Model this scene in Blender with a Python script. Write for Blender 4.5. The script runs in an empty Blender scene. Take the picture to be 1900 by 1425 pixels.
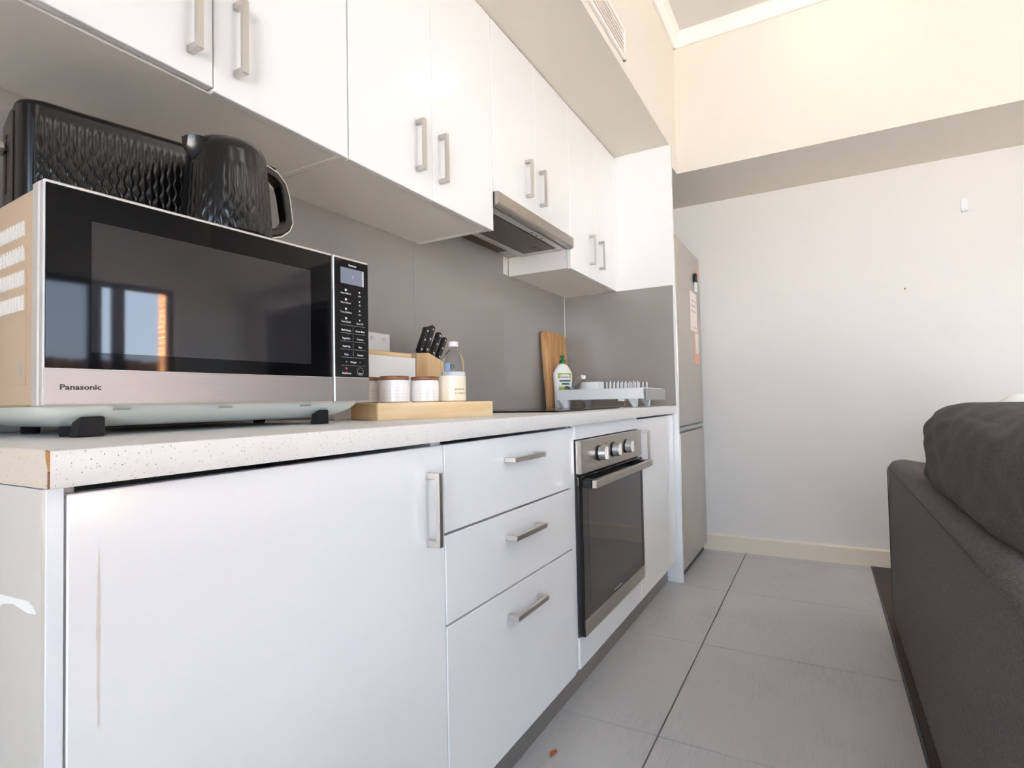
import bpy, bmesh, math, random
from mathutils import Matrix, Vector
random.seed(7)
S = bpy.context.scene
COL = S.collection
PI = math.pi

# ------------------------------------------------------------------ camera
# X runs along the bench towards the fridge, Y towards the splashback, Z up
YAW, PITCH, ROLL = 0.50998, 0.03129, -0.02019
fwd = Vector((math.cos(PITCH)*math.cos(YAW), math.cos(PITCH)*math.sin(YAW), math.sin(PITCH)))
rgt = Vector((math.sin(YAW), -math.cos(YAW), 0))
upv = rgt.cross(fwd)
r2 = math.cos(ROLL)*rgt + math.sin(ROLL)*upv
u2 = -math.sin(ROLL)*rgt + math.cos(ROLL)*upv
cd = bpy.data.cameras.new('camera'); cam = bpy.data.objects.new('camera', cd); COL.objects.link(cam)
cd.sensor_width = 36.0; cd.lens = 1029.146/1900*36; cd.clip_start = 0.02
M = Matrix((r2, u2, -fwd)).transposed().to_4x4(); M.translation = (0, 0, 0.935)
cam.matrix_world = M
S.camera = cam

# ------------------------------------------------------------------ world, sun, exposure
w = bpy.data.worlds.new('sky'); S.world = w; w.use_nodes = True
nt = w.node_tree; nt.nodes.clear()
# clear blue sky, paler towards the horizon all round
tcw = nt.nodes.new('ShaderNodeTexCoord'); sep = nt.nodes.new('ShaderNodeSeparateXYZ'); rmp = nt.nodes.new('ShaderNodeValToRGB')
rmp.color_ramp.elements[0].position = 0.0; rmp.color_ramp.elements[0].color = (0.57, 0.675, 0.81, 1)
rmp.color_ramp.elements[1].position = 0.9; rmp.color_ramp.elements[1].color = (0.20, 0.40, 0.78, 1)
bg = nt.nodes.new('ShaderNodeBackground'); bg.inputs['Strength'].default_value = 4.4
wo = nt.nodes.new('ShaderNodeOutputWorld')
nt.links.new(tcw.outputs['Generated'], sep.inputs[0]); nt.links.new(sep.outputs['Z'], rmp.inputs['Fac']); nt.links.new(rmp.outputs[0], bg.inputs['Color']); nt.links.new(bg.outputs[0], wo.inputs['Surface'])
sd = bpy.data.lights.new('sun', 'SUN'); sd.energy = 78.0; sd.angle = 0.01; sd.color = (1.0, 0.96, 0.91)
so = bpy.data.objects.new('sun', sd); COL.objects.link(so)
so.rotation_euler = Vector((0.60, 0.0, -0.75)).to_track_quat('-Z', 'Y').to_euler()
vs = S.view_settings
vs.view_transform = 'Standard'; vs.look = 'None'; vs.gamma = 1.0; vs.use_curve_mapping = False
vs.exposure = 1.72
cy = S.cycles; cy.max_bounces = 8; cy.diffuse_bounces = 5; cy.glossy_bounces = 4; cy.transmission_bounces = 6; cy.transparent_max_bounces = 8; cy.caustics_reflective = False; cy.caustics_refractive = False
FILL_LIGHT = 2.2          # emission strength of the added ceiling fill panels

# ------------------------------------------------------------------ helpers
def lin(h):
    h = h.lstrip('#'); out = []
    for i in (0, 2, 4):
        c = int(h[i:i+2], 16)/255
        out.append(c/12.92 if c <= 0.04045 else ((c+0.055)/1.055)**2.4)
    return (*out, 1)

def mat(name, col, rough=0.5, metal=0.0, coat=0.0, bump=0.0, bscale=200.0, var=0.0, vscale=6.0, stretch=(1, 1, 1), spec=0.5, trans=0.0, ior=1.45, emit=None, estr=0.0, sheen=0.0):
    m = bpy.data.materials.new(name); m.use_nodes = True
    n = m.node_tree; b = n.nodes['Principled BSDF']; c = lin(col)
    b.inputs['Base Color'].default_value = c; b.inputs['Roughness'].default_value = rough; b.inputs['Metallic'].default_value = metal
    b.inputs['Coat Weight'].default_value = coat; b.inputs['Coat Roughness'].default_value = 0.05
    b.inputs['Specular IOR Level'].default_value = spec; b.inputs['Transmission Weight'].default_value = trans; b.inputs['IOR'].default_value = ior
    b.inputs['Sheen Weight'].default_value = sheen
    if emit:
        b.inputs['Emission Color'].default_value = lin(emit); b.inputs['Emission Strength'].default_value = estr
    tc = n.nodes.new('ShaderNodeTexCoord'); mp = n.nodes.new('ShaderNodeMapping'); mp.inputs['Scale'].default_value = stretch
    n.links.new(tc.outputs['Object'], mp.inputs['Vector'])
    if bump:
        t = n.nodes.new('ShaderNodeTexNoise'); t.inputs['Scale'].default_value = bscale; t.inputs['Detail'].default_value = 3
        bp = n.nodes.new('ShaderNodeBump'); bp.inputs['Strength'].default_value = bump; bp.inputs['Distance'].default_value = 0.002
        n.links.new(mp.outputs[0], t.inputs['Vector']); n.links.new(t.outputs['Fac'], bp.inputs['Height']); n.links.new(bp.outputs[0], b.inputs['Normal'])
    if var:
        t = n.nodes.new('ShaderNodeTexNoise'); t.inputs['Scale'].default_value = vscale; t.inputs['Detail'].default_value = 4
        n.links.new(mp.outputs[0], t.inputs['Vector'])
        mx = n.nodes.new('ShaderNodeMix'); mx.data_type = 'RGBA'
        mx.inputs['A'].default_value = [x*(1-var) for x in c[:3]]+[1]; mx.inputs['B'].default_value = [min(1, x*(1+var)) for x in c[:3]]+[1]
        n.links.new(t.outputs['Fac'], mx.inputs['Factor']); n.links.new(mx.outputs['Result'], b.inputs['Base Color'])
    return m

def mix_nodes(m):
    return m.node_tree, m.node_tree.nodes, m.node_tree.links, m.node_tree.nodes['Principled BSDF']

def wood(name, c1, c2, rough=0.45, scale=(3, 40, 40), band=0.5):
    m = mat(name, c1, rough); n, N, L, b = mix_nodes(m)
    tc = N['Texture Coordinate']; mp = N['Mapping']; mp.inputs['Scale'].default_value = scale
    t = N.new('ShaderNodeTexNoise'); t.inputs['Scale'].default_value = 1.0; t.inputs['Detail'].default_value = 6; t.inputs['Distortion'].default_value = 0.4
    r = N.new('ShaderNodeValToRGB'); r.color_ramp.elements[0].position = 0.35; r.color_ramp.elements[1].position = 0.68
    r.color_ramp.elements[0].color = lin(c2); r.color_ramp.elements[1].color = lin(c1)
    L.new(mp.outputs[0], t.inputs['Vector']); L.new(t.outputs['Fac'], r.inputs['Fac']); L.new(r.outputs[0], b.inputs['Base Color'])
    return m

def speckle(name, base, rough=0.3):
    m = mat(name, base, rough); n, N, L, b = mix_nodes(m)
    mp = N['Mapping']
    prev = None
    for sc, thr, cc in ((240, 0.17, '#75685b'), (330, 0.17, '#a08d76'), (150, 0.10, '#544d47')):
        v = N.new('ShaderNodeTexVoronoi'); v.inputs['Scale'].default_value = sc
        ns = N.new('ShaderNodeTexNoise'); ns.inputs['Scale'].default_value = sc*0.7
        a = N.new('ShaderNodeMix'); a.data_type = 'RGBA'; a.blend_type = 'ADD'; a.inputs['Factor'].default_value = 0.004
        L.new(mp.outputs[0], a.inputs['A']); L.new(ns.outputs['Color'], a.inputs['B']); L.new(mp.outputs[0], ns.inputs['Vector'])
        L.new(a.outputs['Result'], v.inputs['Vector'])
        sepc = N.new('ShaderNodeSeparateColor'); L.new(v.outputs['Color'], sepc.inputs[0])
        lt = N.new('ShaderNodeMath'); lt.operation = 'LESS_THAN'; lt.inputs[1].default_value = thr; L.new(v.outputs['Distance'], lt.inputs[0])
        g = N.new('ShaderNodeMath'); g.operation = 'GREATER_THAN'; g.inputs[1].default_value = 0.62; L.new(sepc.outputs[0], g.inputs[0])
        mu = N.new('ShaderNodeMath'); mu.operation = 'MULTIPLY'; L.new(lt.outputs[0], mu.inputs[0]); L.new(g.outputs[0], mu.inputs[1])
        k = N.new('ShaderNodeMath'); k.operation = 'MULTIPLY'; k.inputs[1].default_value = 0.75; L.new(mu.outputs[0], k.inputs[0])
        mx = N.new('ShaderNodeMix'); mx.data_type = 'RGBA'; mx.inputs['B'].default_value = lin(cc)
        if prev is None: mx.inputs['A'].default_value = lin(base)
        else: L.new(prev, mx.inputs['A'])
        L.new(k.outputs[0], mx.inputs['Factor']); prev = mx.outputs['Result']
    L.new(prev, b.inputs['Base Color'])
    return m

def pane_mat(name, tint='#ffffff', refl=1.0, opacity=0.0):
    m = bpy.data.materials.new(name); m.use_nodes = True; n = m.node_tree; N = n.nodes; L = n.links; N.clear()
    o = N.new('ShaderNodeOutputMaterial'); t = N.new('ShaderNodeBsdfTransparent'); t.inputs['Color'].default_value = lin(tint)
    g = N.new('ShaderNodeBsdfGlossy'); g.inputs['Roughness'].default_value = 0.02
    f = N.new('ShaderNodeFresnel'); f.inputs['IOR'].default_value = 1.45
    x = N.new('ShaderNodeMixShader'); L.new(f.outputs[0], x.inputs[0]); L.new(t.outputs[0], x.inputs[1]); L.new(g.outputs[0], x.inputs[2]); L.new(x.outputs[0], o.inputs['Surface'])
    return m

MT = {
 'white': mat('white gloss laminate', '#f4f3f2', 0.16, coat=0.25, bump=0.02, bscale=30, var=0.01),
 'carcass': mat('white melamine carcass', '#f1ece5', 0.45, var=0.02),
 'edge': mat('white edge banding', '#eef0f3', 0.35, var=0.02, vscale=20),
 'endface': mat('off white end laminate', '#dbd7ce', 0.25, coat=0.15, var=0.03, vscale=4),
 'worktop': speckle('white quartz look laminate', '#e9e6e2', 0.32),
 'worktop_end_warm_lit': speckle('quartz look edging tinted by warm light', '#e2d5c4', 0.45),  # beige tint is warm light from the near end, put into the colour
 'chip': mat('chipped board', '#b98650', 0.8, var=0.25, vscale=200),
 'stain': mat('dried drip', '#dfd6cb', 0.6, var=0.15, vscale=60),
 'scuff': mat('white scuff', '#fbfaf6', 0.6, var=0.05),
 'nickel': mat('brushed nickel', '#cdc8c2', 0.38, metal=1.0, bump=0.08, bscale=300, stretch=(1, 1, 6)),
 'steel': mat('brushed stainless', '#b8b2aa', 0.3, metal=1.0, bump=0.05, bscale=120, stretch=(0.4, 1, 8), var=0.05, vscale=30),
 'mw_steel': mat('microwave brushed steel', '#a7a29f', 0.42, metal=1.0, bump=0.05, bscale=120, stretch=(0.3, 1, 9), var=0.05, vscale=30),
 'steel_pale': mat('pale brushed stainless', '#d3d0cd', 0.36, metal=0.85, bump=0.05, bscale=120, stretch=(0.3, 1, 9), var=0.05, vscale=30),
 'fridge': mat('fridge steel', '#c4bdb4', 0.34, metal=0.6, bump=0.03, bscale=100, stretch=(6, 1, 0.4), var=0.02, vscale=20),
 'chrome': mat('chrome', '#d8d8d8', 0.08, metal=1.0, var=0.02),
 'dark_grey': mat('dark grey plastic', '#4b4846', 0.45, var=0.05),
 'black': mat('black plastic', '#141313', 0.35, var=0.1),
 'black_gloss': mat('black gloss glass', '#0b0b0d', 0.04, spec=0.32, var=0.05),
 'black_matte': mat('black rubber', '#201d1d', 0.75, bump=0.1, var=0.1),
 'appliance_black': mat('textured black gloss plastic', '#0f0e0e', 0.2, spec=0.6, var=0.1),
 'appliance_grey': mat('satin charcoal plastic', '#57504a', 0.35, metal=0.5, var=0.05),
 'door_window': mat('microwave door mesh window', '#2b2a2c', 0.03, spec=0.8, coat=0.0, var=0.05, vscale=3),
 'oven_glass': mat('oven door glass', '#141212', 0.045, spec=0.7, var=0.1),
 'oven_window': mat('oven inner window', '#3a3632', 0.05, spec=0.7, var=0.05),
 'mw_case': mat('champagne enamel', '#d9c1a3', 0.4, metal=0.25, var=0.02),
 'mw_base': mat('pale grey green enamel', '#dce3de', 0.28, coat=0.2, var=0.03),
 'mw_trim': mat('silver trim', '#d6d2cd', 0.3, metal=0.4, var=0.02),
 'lcd': mat('lcd grey', '#7d8494', 0.2, var=0.03, vscale=20),
 'print_white': mat('white print', '#e4e4e6', 0.5, var=0.02),
 'print_black': mat('black print', '#151515', 0.5, var=0.02),
 'print_red': mat('red print', '#c5202c', 0.5, var=0.02),
 'print_brown': mat('brown print', '#a8865a', 0.5, var=0.1),
 'wall': mat('cream wall paint', '#eee9e3', 0.7, bump=0.03, bscale=60, var=0.01, vscale=1.5),
 'bulk': mat('cream bulkhead paint', '#e5ded3', 0.7, bump=0.03, bscale=60, var=0.01, vscale=1.5),
 'skirt': mat('cream gloss skirting', '#f1e6d3', 0.4, var=0.01),
 'ceil': mat('ceiling white', '#dedbd7', 0.8, bump=0.02, bscale=80, var=0.01, vscale=2),
 'trim': mat('white cornice', '#f3f0ec', 0.6, var=0.01),
 'glass_grey': mat('grey back-painted glass', '#a19b95', 0.07, spec=0.55, var=0.015, vscale=3),
 'sealant': mat('white sealant', '#e8e5e0', 0.5, var=0.02),
 'grout': mat('brown grey grout', '#6a625b', 0.9, bump=0.2, var=0.15, vscale=30),
 'carpet': mat('dark brown carpet', '#574c46', 1.0, bump=1.0, bscale=500, var=0.35, vscale=300),
 'kick': mat('grey kickboard', '#8d8781', 0.35, metal=0.3, var=0.04),
 'bamboo': wood('bamboo', '#f3dab2', '#e8c692', 0.4, (5, 60, 60)),
 'block_wood': wood('knife block beech', '#edcd9e', '#dfb681', 0.45, (40, 40, 5)),
 'board_wood': wood('acacia board', '#dbb080', '#bc8852', 0.5, (30, 30, 4)),
 'lid_wood': wood('dark timber lid', '#a9744c', '#7f5030', 0.5, (20, 60, 60)),
 'ceramic': mat('white glazed ceramic', '#f3eeeb', 0.18, coat=0.3, var=0.02),
 'candle': mat('cream glass candle', '#f4e9d3', 0.25, coat=0.3, var=0.03),
 'plastic_white': mat('white plastic', '#f2f2f2', 0.35, var=0.02),
 'plastic_grey': mat('grey plastic', '#a9a9a6', 0.4, var=0.05),
 'pet': mat('clear bottle plastic', '#f4f8fa', 0.05, trans=0.95, ior=1.2, var=0.0),
 'label_blue': mat('pale blue label', '#a9bfe0', 0.4, var=0.3, vscale=120),
 'label_white': mat('white label', '#eef2fa', 0.4, var=0.05),
 'green_cap': mat('green cap', '#0e8a45', 0.3, coat=0.3, var=0.05),
 'label_green': mat('lime label', '#b9cf4e', 0.4, var=0.2, vscale=60),
 'print_green': mat('dark green print', '#2f5f4a', 0.5, var=0.1),
 'rivet': mat('steel rivet', '#e2e2e2', 0.2, metal=0.9, var=0.02),
 'filter': mat('grease filter mesh', '#6d675f', 0.5, metal=0.4, bump=0.5, bscale=500, var=0.15, vscale=300),
 'brown_filter': mat('worn filter', '#5a4a3c', 0.6, metal=0.3, bump=0.4, bscale=400, var=0.2, vscale=80),
 'sofa': mat('charcoal woven fabric', '#625b5a', 1.0, bump=0.9, bscale=320, var=0.75, vscale=210, sheen=0.1, spec=0.15),
 'cushion': mat('charcoal cushion fabric', '#534c4b', 1.0, bump=0.9, bscale=320, var=0.6, vscale=210, sheen=0.1, spec=0.15),
 'white_fabric': mat('white cotton', '#f2f2f0', 0.9, bump=0.2, bscale=300, var=0.03),
 'foot_wood': wood('orange timber foot', '#c77a26', '#9c5514', 0.5, (20, 20, 6)),
 'paper': mat('white paper', '#f1e6de', 0.7, var=0.03),
 'paper_orange': mat('orange card', '#f2b29a', 0.7, var=0.08, vscale=30),
 'leaf': mat('dry orange leaf', '#b5622a', 0.8, var=0.3, vscale=80),
 'fence': wood('weathered fence timber', '#7a5138', '#4c3426', 0.8, (20, 20, 3)),
 'ground': mat('outdoor paving', '#8d8a86', 0.9, bump=0.3, bscale=20, var=0.2, vscale=5),
 'alu': mat('dark window frame', '#5f6268', 0.4, metal=0.4, var=0.03),
 'dash': mat('pale grey glaze', '#d6cec9', 0.4, var=0.05),
 'pane': pane_mat('window glass'),
 'lamp_bright': mat('bright lamp diffuser', '#fff3e0', 0.5, emit='#fff0dc', estr=3.6),
 'lamp': mat('lamp diffuser', '#fff3e0', 0.5, emit='#fbf6ee', estr=FILL_LIGHT),  # glow of the added ceiling fill panels
}
def tile_mat():
    m = mat('grey porcelain tile', '#84868b', 0.33, bump=0.04, bscale=90); n, N, L, b = mix_nodes(m); mp = N['Mapping']
    t1 = N.new('ShaderNodeTexNoise'); t1.inputs['Scale'].default_value = 3; t1.inputs['Detail'].default_value = 6
    m2 = N.new('ShaderNodeMapping'); m2.inputs['Scale'].default_value = (14, 220, 1); tc = N['Texture Coordinate']
    t2 = N.new('ShaderNodeTexNoise'); t2.inputs['Scale'].default_value = 1; t2.inputs['Detail'].default_value = 3
    L.new(tc.outputs['Object'], m2.inputs[0]); L.new(m2.outputs[0], t2.inputs['Vector']); L.new(mp.outputs[0], t1.inputs['Vector'])
    a = N.new('ShaderNodeMath'); a.operation = 'ADD'; L.new(t1.outputs['Fac'], a.inputs[0]); L.new(t2.outputs['Fac'], a.inputs[1])
    r = N.new('ShaderNodeValToRGB'); r.color_ramp.elements[0].position = 0.6; r.color_ramp.elements[1].position = 1.4/1.0 if False else 1.0
    r.color_ramp.elements[0].color = lin('#b1b0b1'); r.color_ramp.elements[1].color = lin('#c1c0bf')
    L.new(a.outputs[0], r.inputs['Fac']); L.new(r.outputs[0], b.inputs['Base Color'])
    return m
MT['tile'] = tile_mat()
def brick_mat():
    m = mat('orange brick', '#b8793f', 0.9); n, N, L, b = mix_nodes(m); mp = N['Mapping']; mp.inputs['Rotation'].default_value = (PI/2, 0, 0)
    t = N.new('ShaderNodeTexBrick'); t.inputs['Scale'].default_value = 4; t.inputs['Color1'].default_value = lin('#c0793c'); t.inputs['Color2'].default_value = lin('#a8622f'); t.inputs['Mortar'].default_value = lin('#cbb79c')
    L.new(mp.outputs[0], t.inputs['Vector']); L.new(t.outputs['Color'], b.inputs['Base Color']); return m
MT['brick'] = brick_mat()

ROOTM = {}
def rootm(o):
    while o.parent: o = o.parent
    return ROOTM.get(o.name, Matrix.Identity(4))

def thing(name, label, cat, loc=(0, 0, 0), rz=0.0, group=None, kind=None):
    o = bpy.data.objects.new(name, None); COL.objects.link(o); o.location = loc; o.rotation_euler = (0, 0, rz); o.empty_display_size = 0.05
    o['label'] = label
    if kind: o['kind'] = kind
    else: o['category'] = cat
    if group: o['group'] = group
    ROOTM[o.name] = Matrix.Translation(loc) @ Matrix.Rotation(rz, 4, 'Z')
    return o

def part(name, bm, m, parent=None, local=False, smooth=None, label=None):
    """bm in world coordinates unless local; becomes one mesh object"""
    if parent is not None and not local:
        bm.transform(rootm(parent).inverted())
    bmesh.ops.recalc_face_normals(bm, faces=bm.faces)
    me = bpy.data.meshes.new(name); bm.to_mesh(me); bm.free()
    ms = m if isinstance(m, (list, tuple)) else [m]
    for k in ms: me.materials.append(MT[k])
    if smooth is not None:
        for p in me.polygons: p.use_smooth = True
        me.set_sharp_from_angle(angle=math.radians(smooth))
    o = bpy.data.objects.new(name, me); COL.objects.link(o)
    if parent is not None: o.parent = parent
    if label: o['label'] = label
    return o

def solo(name, bm, m, label, cat=None, base=(0, 0, 0), group=None, kind=None, smooth=None, rz=0.0, local=False):
    """a thing that is a single mesh, origin at base"""
    if not local: bm.transform((Matrix.Translation(base) @ Matrix.Rotation(rz, 4, 'Z')).inverted())
    o = part(name, bm, m, None, smooth=smooth); o.location = base; o.rotation_euler = (0, 0, rz)
    o['label'] = label
    if kind: o['kind'] = kind
    elif cat: o['category'] = cat
    if group: o['group'] = group
    ROOTM[o.name] = Matrix.Translation(base) @ Matrix.Rotation(rz, 4, 'Z')
    return o

def B(): return bmesh.new()
def box(bm, x0, x1, y0, y1, z0, z1, bev=0.0, seg=1, mi=0):
    t = bmesh.new()
    vs_ = [t.verts.new((x, y, z)) for z in (z0, z1) for y in (y0, y1) for x in (x0, x1)]
    for f in ((0, 1, 3, 2), (4, 6, 7, 5), (0, 4, 5, 1), (2, 3, 7, 6), (0, 2, 6, 4), (1, 5, 7, 3)):
        t.faces.new([vs_[i] for i in f])
    if bev: bmesh.ops.bevel(t, geom=t.edges[:], offset=bev, segments=seg, affect='EDGES', profile=0.5)
    merge(bm, t, mi); return bm
def merge(bm, t, mi=0):
    mp = {v: bm.verts.new(v.co) for v in t.verts}
    for f in t.faces:
        try:
            nf = bm.faces.new([mp[v] for v in f.verts]); nf.material_index = mi
        except ValueError: pass
    t.free()
def bx(*a, **k): return box(B(), *a, **k)
def lathe(bm, prof, cx=0, cy=0, seg=32, mi=0, cap=True):
    rings = []
    for r, z in prof:
        if r < 1e-6: rings.append([bm.verts.new((cx, cy, z))])
        else: rings.append([bm.verts.new((cx+r*math.cos(2*PI*i/seg), cy+r*math.sin(2*PI*i/seg), z)) for i in range(seg)])
    for a, b in zip(rings, rings[1:]):
        for i in range(seg):
            j = (i+1) % seg
            if len(a) == 1 and len(b) == 1: continue
            if len(a) == 1: f = bm.faces.new((a[0], b[j], b[i]))
            elif len(b) == 1: f = bm.faces.new((a[i], a[j], b[0]))
            else: f = bm.faces.new((a[i], a[j], b[j], b[i]))
            f.material_index = mi
    if cap:
        for rg in (rings[0], rings[-1]):
            if len(rg) > 1:
                f = bm.faces.new(rg); f.material_index = mi
    return bm
def tube(bm, pts, r, seg=10, mi=0, sx=1.0, closed=False):
    pts = [Vector(p) for p in pts]; rings = []; up = None
    for i, p in enumerate(pts):
        d = (pts[min(i+1, len(pts)-1)]-pts[max(i-1, 0)]).normalized()
        if up is None:
            up = Vector((0, 0, 1)) if abs(d.z) < 0.9 else Vector((0, 1, 0))
        s = d.cross(up).normalized(); up = s.cross(d).normalized()
        rr = r[i] if isinstance(r, (list, tuple)) else r
        rings.append([bm.verts.new(p+(s*math.cos(2*PI*k/seg)*sx+up*math.sin(2*PI*k/seg))*rr) for k in range(seg)])
    for a, b in zip(rings, rings[1:]):
        for k in range(seg):
            f = bm.faces.new((a[k], a[(k+1) % seg], b[(k+1) % seg], b[k])); f.material_index = mi
    bm.faces.new(rings[0]); bm.faces.new(rings[-1]); return bm
def prism(bm, poly, axis, a, b, bev=0.0, seg=1, mi=0):
    """poly: 2D points; axis 'x': (y,z), 'y': (x,z), 'z': (x,y); extruded a..b"""
    t = bmesh.new()
    def P(p, k): return {'x': (k, p[0], p[1]), 'y': (p[0], k, p[1]), 'z': (p[0], p[1], k)}[axis]
    va = [t.verts.new(P(p, a)) for p in poly]; vb = [t.verts.new(P(p, b)) for p in poly]; n = len(poly)
    t.faces.new(va); t.faces.new(vb[::-1])
    for i in range(n): t.faces.new((va[i], va[(i+1) % n], vb[(i+1) % n], vb[i]))
    bmesh.ops.recalc_face_normals(t, faces=t.faces)
    if bev: bmesh.ops.bevel(t, geom=t.edges[:], offset=bev, segments=seg, affect='EDGES', profile=0.5)
    merge(bm, t, mi); return bm
def disc_y(bm, cx, cz, r, y0, y1, seg=24, mi=0, r1=None):
    """cylinder along Y"""
    r1 = r if r1 is None else r1
    a = [bm.verts.new((cx+r*math.cos(2*PI*i/seg), y0, cz+r*math.sin(2*PI*i/seg))) for i in range(seg)]
    b = [bm.verts.new((cx+r1*math.cos(2*PI*i/seg), y1, cz+r1*math.sin(2*PI*i/seg))) for i in range(seg)]
    for i in range(seg):
        f = bm.faces.new((a[i], a[(i+1) % seg], b[(i+1) % seg], b[i])); f.material_index = mi
    bm.faces.new(a).material_index = mi; bm.faces.new(b[::-1]).material_index = mi; return bm
def text_bm(bm, s, x, y, z, size, sx=1.0, align='LEFT', bold=0.0):
    """text in the XZ plane facing -Y"""
    c = bpy.data.curves.new('t', 'FONT'); c.body = s; c.size = size; c.align_x = align; c.offset = bold; c.resolution_u = 2
    o = bpy.data.objects.new('t', c); COL.objects.link(o)
    me = bpy.data.meshes.new_from_object(o.evaluated_get(bpy.context.evaluated_depsgraph_get()))
    t = bmesh.new(); t.from_mesh(me)
    for v in t.verts: v.co = Vector((x+v.co.x*sx, y, z+v.co.y))
    merge(bm, t); bpy.data.objects.remove(o); bpy.data.curves.remove(c); bpy.data.meshes.remove(me)
    return bm

# ------------------------------------------------------------------ the setting
YS, YU, YD, YW = 1.262, 0.947, 0.672, 0.652       # splashback, upper doors, base doors, worktop front
XP, XE, XB = 2.886, 3.605, 3.045                  # tall panel, end wall, end bulkhead face
ZC = 2.90
fl = solo('floor', bx(-2.2, XE+0.1, -4.25, 1.3, -0.12, -0.005), 'grout', 'grey tiled kitchen floor with thin brown grout lines', kind='structure', base=(0, 0, -0.005))
tm = None
xs = [1.555-0.652*k for k in range(5, 0, -1)]+[1.555, 2.207, 2.859, 3.511]
xs = xs+[XE]
for (y0, y1) in ((-0.2, 0.43), (0.43, 0.76)):
    for a, b_ in zip(xs, xs[1:]):
        part('tile', bx(a+0.0012, b_-0.0012, y0+(0.002 if y0 < 0.4 else 0.0022), y1-0.0022, -0.02, 0.0, 0.0008), 'tile', fl)
for k in range(6):  # unseen tiles extended here so the sun patch bounces more light
    for a, b_ in ((-2.2, -1.706), (-1.7032, -1.0542), (-1.0518, -0.3015)):
        part('tile', bx(a, b_, -0.2022-0.652*(k+1), -0.2022-0.652*k-0.0022, -0.02, 0.0, 0.0008), 'tile', fl)
part('tile', bx(2.92, XE, 0.7622, 1.3, -0.02, 0.0, 0.0008), 'tile', fl)
part('tile', bx(-1.7, 0.24, 0.7622, 1.3, -0.02, 0.0, 0.0008), 'tile', fl)
solo('carpet', bx(-0.3, XE, -4.2, -0.206, -0.02, 0.004), 'carpet', 'dark brown carpet beyond the tiled kitchen floor', kind='stuff', base=(0, -1, 0))
solo('trim_1', bx(-0.3, XE, -0.205, -0.199, -0.004, 0.005, 0.001), 'alu', 'thin metal strip between tiles and carpet', kind='structure', base=(0, -0.2, 0))
solo('wall_back', bx(-2.3, XE+0.1, 1.268, 1.40, -0.1, 3.0), 'wall', 'cream kitchen wall behind the cabinets', kind='structure', base=(0, 1.3, 0))
b = B()
box(b, XE, XE+0.1, -4.3, 1.27, -0.1, 0.95); box(b, XE, XE+0.1, -4.3, 1.27, 2.0, 3.0); box(b, XE, XE+0.1, -2.95, 1.27, 0.95, 2.0); box(b, XE, XE+0.1, -4.3, -4.1, 0.95, 2.0)
we = solo('wall_end', b, 'wall', 'cream end wall beside the fridge', kind='structure', base=(XE, 0, 0))
b = B(); WX0, WX1, WZ = 0.55, 2.68, 2.12
box(b, -2.3, WX0, -4.32, -4.2, -0.1, 3.0); box(b, WX1, XE+0.1, -4.32, -4.2, -0.1, 3.0); box(b, WX0, WX1, -4.32, -4.2, WZ, 3.0)
solo('wall_front', b, 'wall', 'wall opposite the kitchen with a sliding glass door', kind='structure', base=(0, -4.25, 0))
b = B(); LY0, LY1 = -2.2, -0.2
box(b, -2.3, -2.2, -4.3, LY0, -0.1, 3.0); box(b, -2.3, -2.2, LY1, 1.4, -0.1, 3.0); box(b, -2.3, -2.2, LY0, LY1, -0.1, 0.0); box(b, -2.3, -2.2, LY0, LY1, 2.4, 3.0)
solo('wall_left', b, 'wall', 'cream wall at the near end of the room', kind='structure', base=(-2.25, 0, 0))
solo('ceiling', bx(-2.3, XE+0.1, -4.32, 1.4, ZC, ZC+0.12), 'ceil', 'flat white ceiling', kind='structure', base=(0, 0, ZC))
b = B(); box(b, -2.2, XB, 0.652, 1.268, 2.25, ZC); box(b, 2.906, XB, 0.652, 1.268, 2.151, 2.25)
solo('wall_bulkhead', b, 'bulk', 'cream bulkhead above the upper cabinets with a vent', kind='structure', base=(0, 0.9, 2.25))
solo('wall_bulkhead_end', bx(XB, XE, -4.2, 1.268, 2.151, ZC), 'bulk', 'deep cream bulkhead above the fridge and end wall', kind='structure', base=(3.3, 0, 2.151))
def cornice(n): return [(0, 0), (0.012, 0), (0.02, 0.012), (0.03, 0.045), (0.05, 0.063), (0, 0.063)]
b = prism(B(), [(XB-p, 2.837+q) for p, q in cornice(0)], 'y', -4.2, 0.652)
solo('trim_2', b, 'trim', 'white cornice above the end bulkhead', kind='structure', base=(XB, 0, 2.837))
b = prism(B(), [(0.652-p, 2.837+q) for p, q in cornice(0)], 'x', -2.2, XB)
solo('trim_3', b, 'trim', 'white cornice above the cabinet bulkhead', kind='structure', base=(0, 0.652, 2.837))
b = prism(B(), [(XE, 0), (XE-0.016, 0), (XE-0.016, 0.088), (XE-0.010, 0.096), (XE, 0.097)], 'y', -4.2, 1.26)
solo('baseboard_end', b, 'skirt', 'cream skirting board along the end wall', kind='structure', base=(XE, 0, 0))
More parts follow.
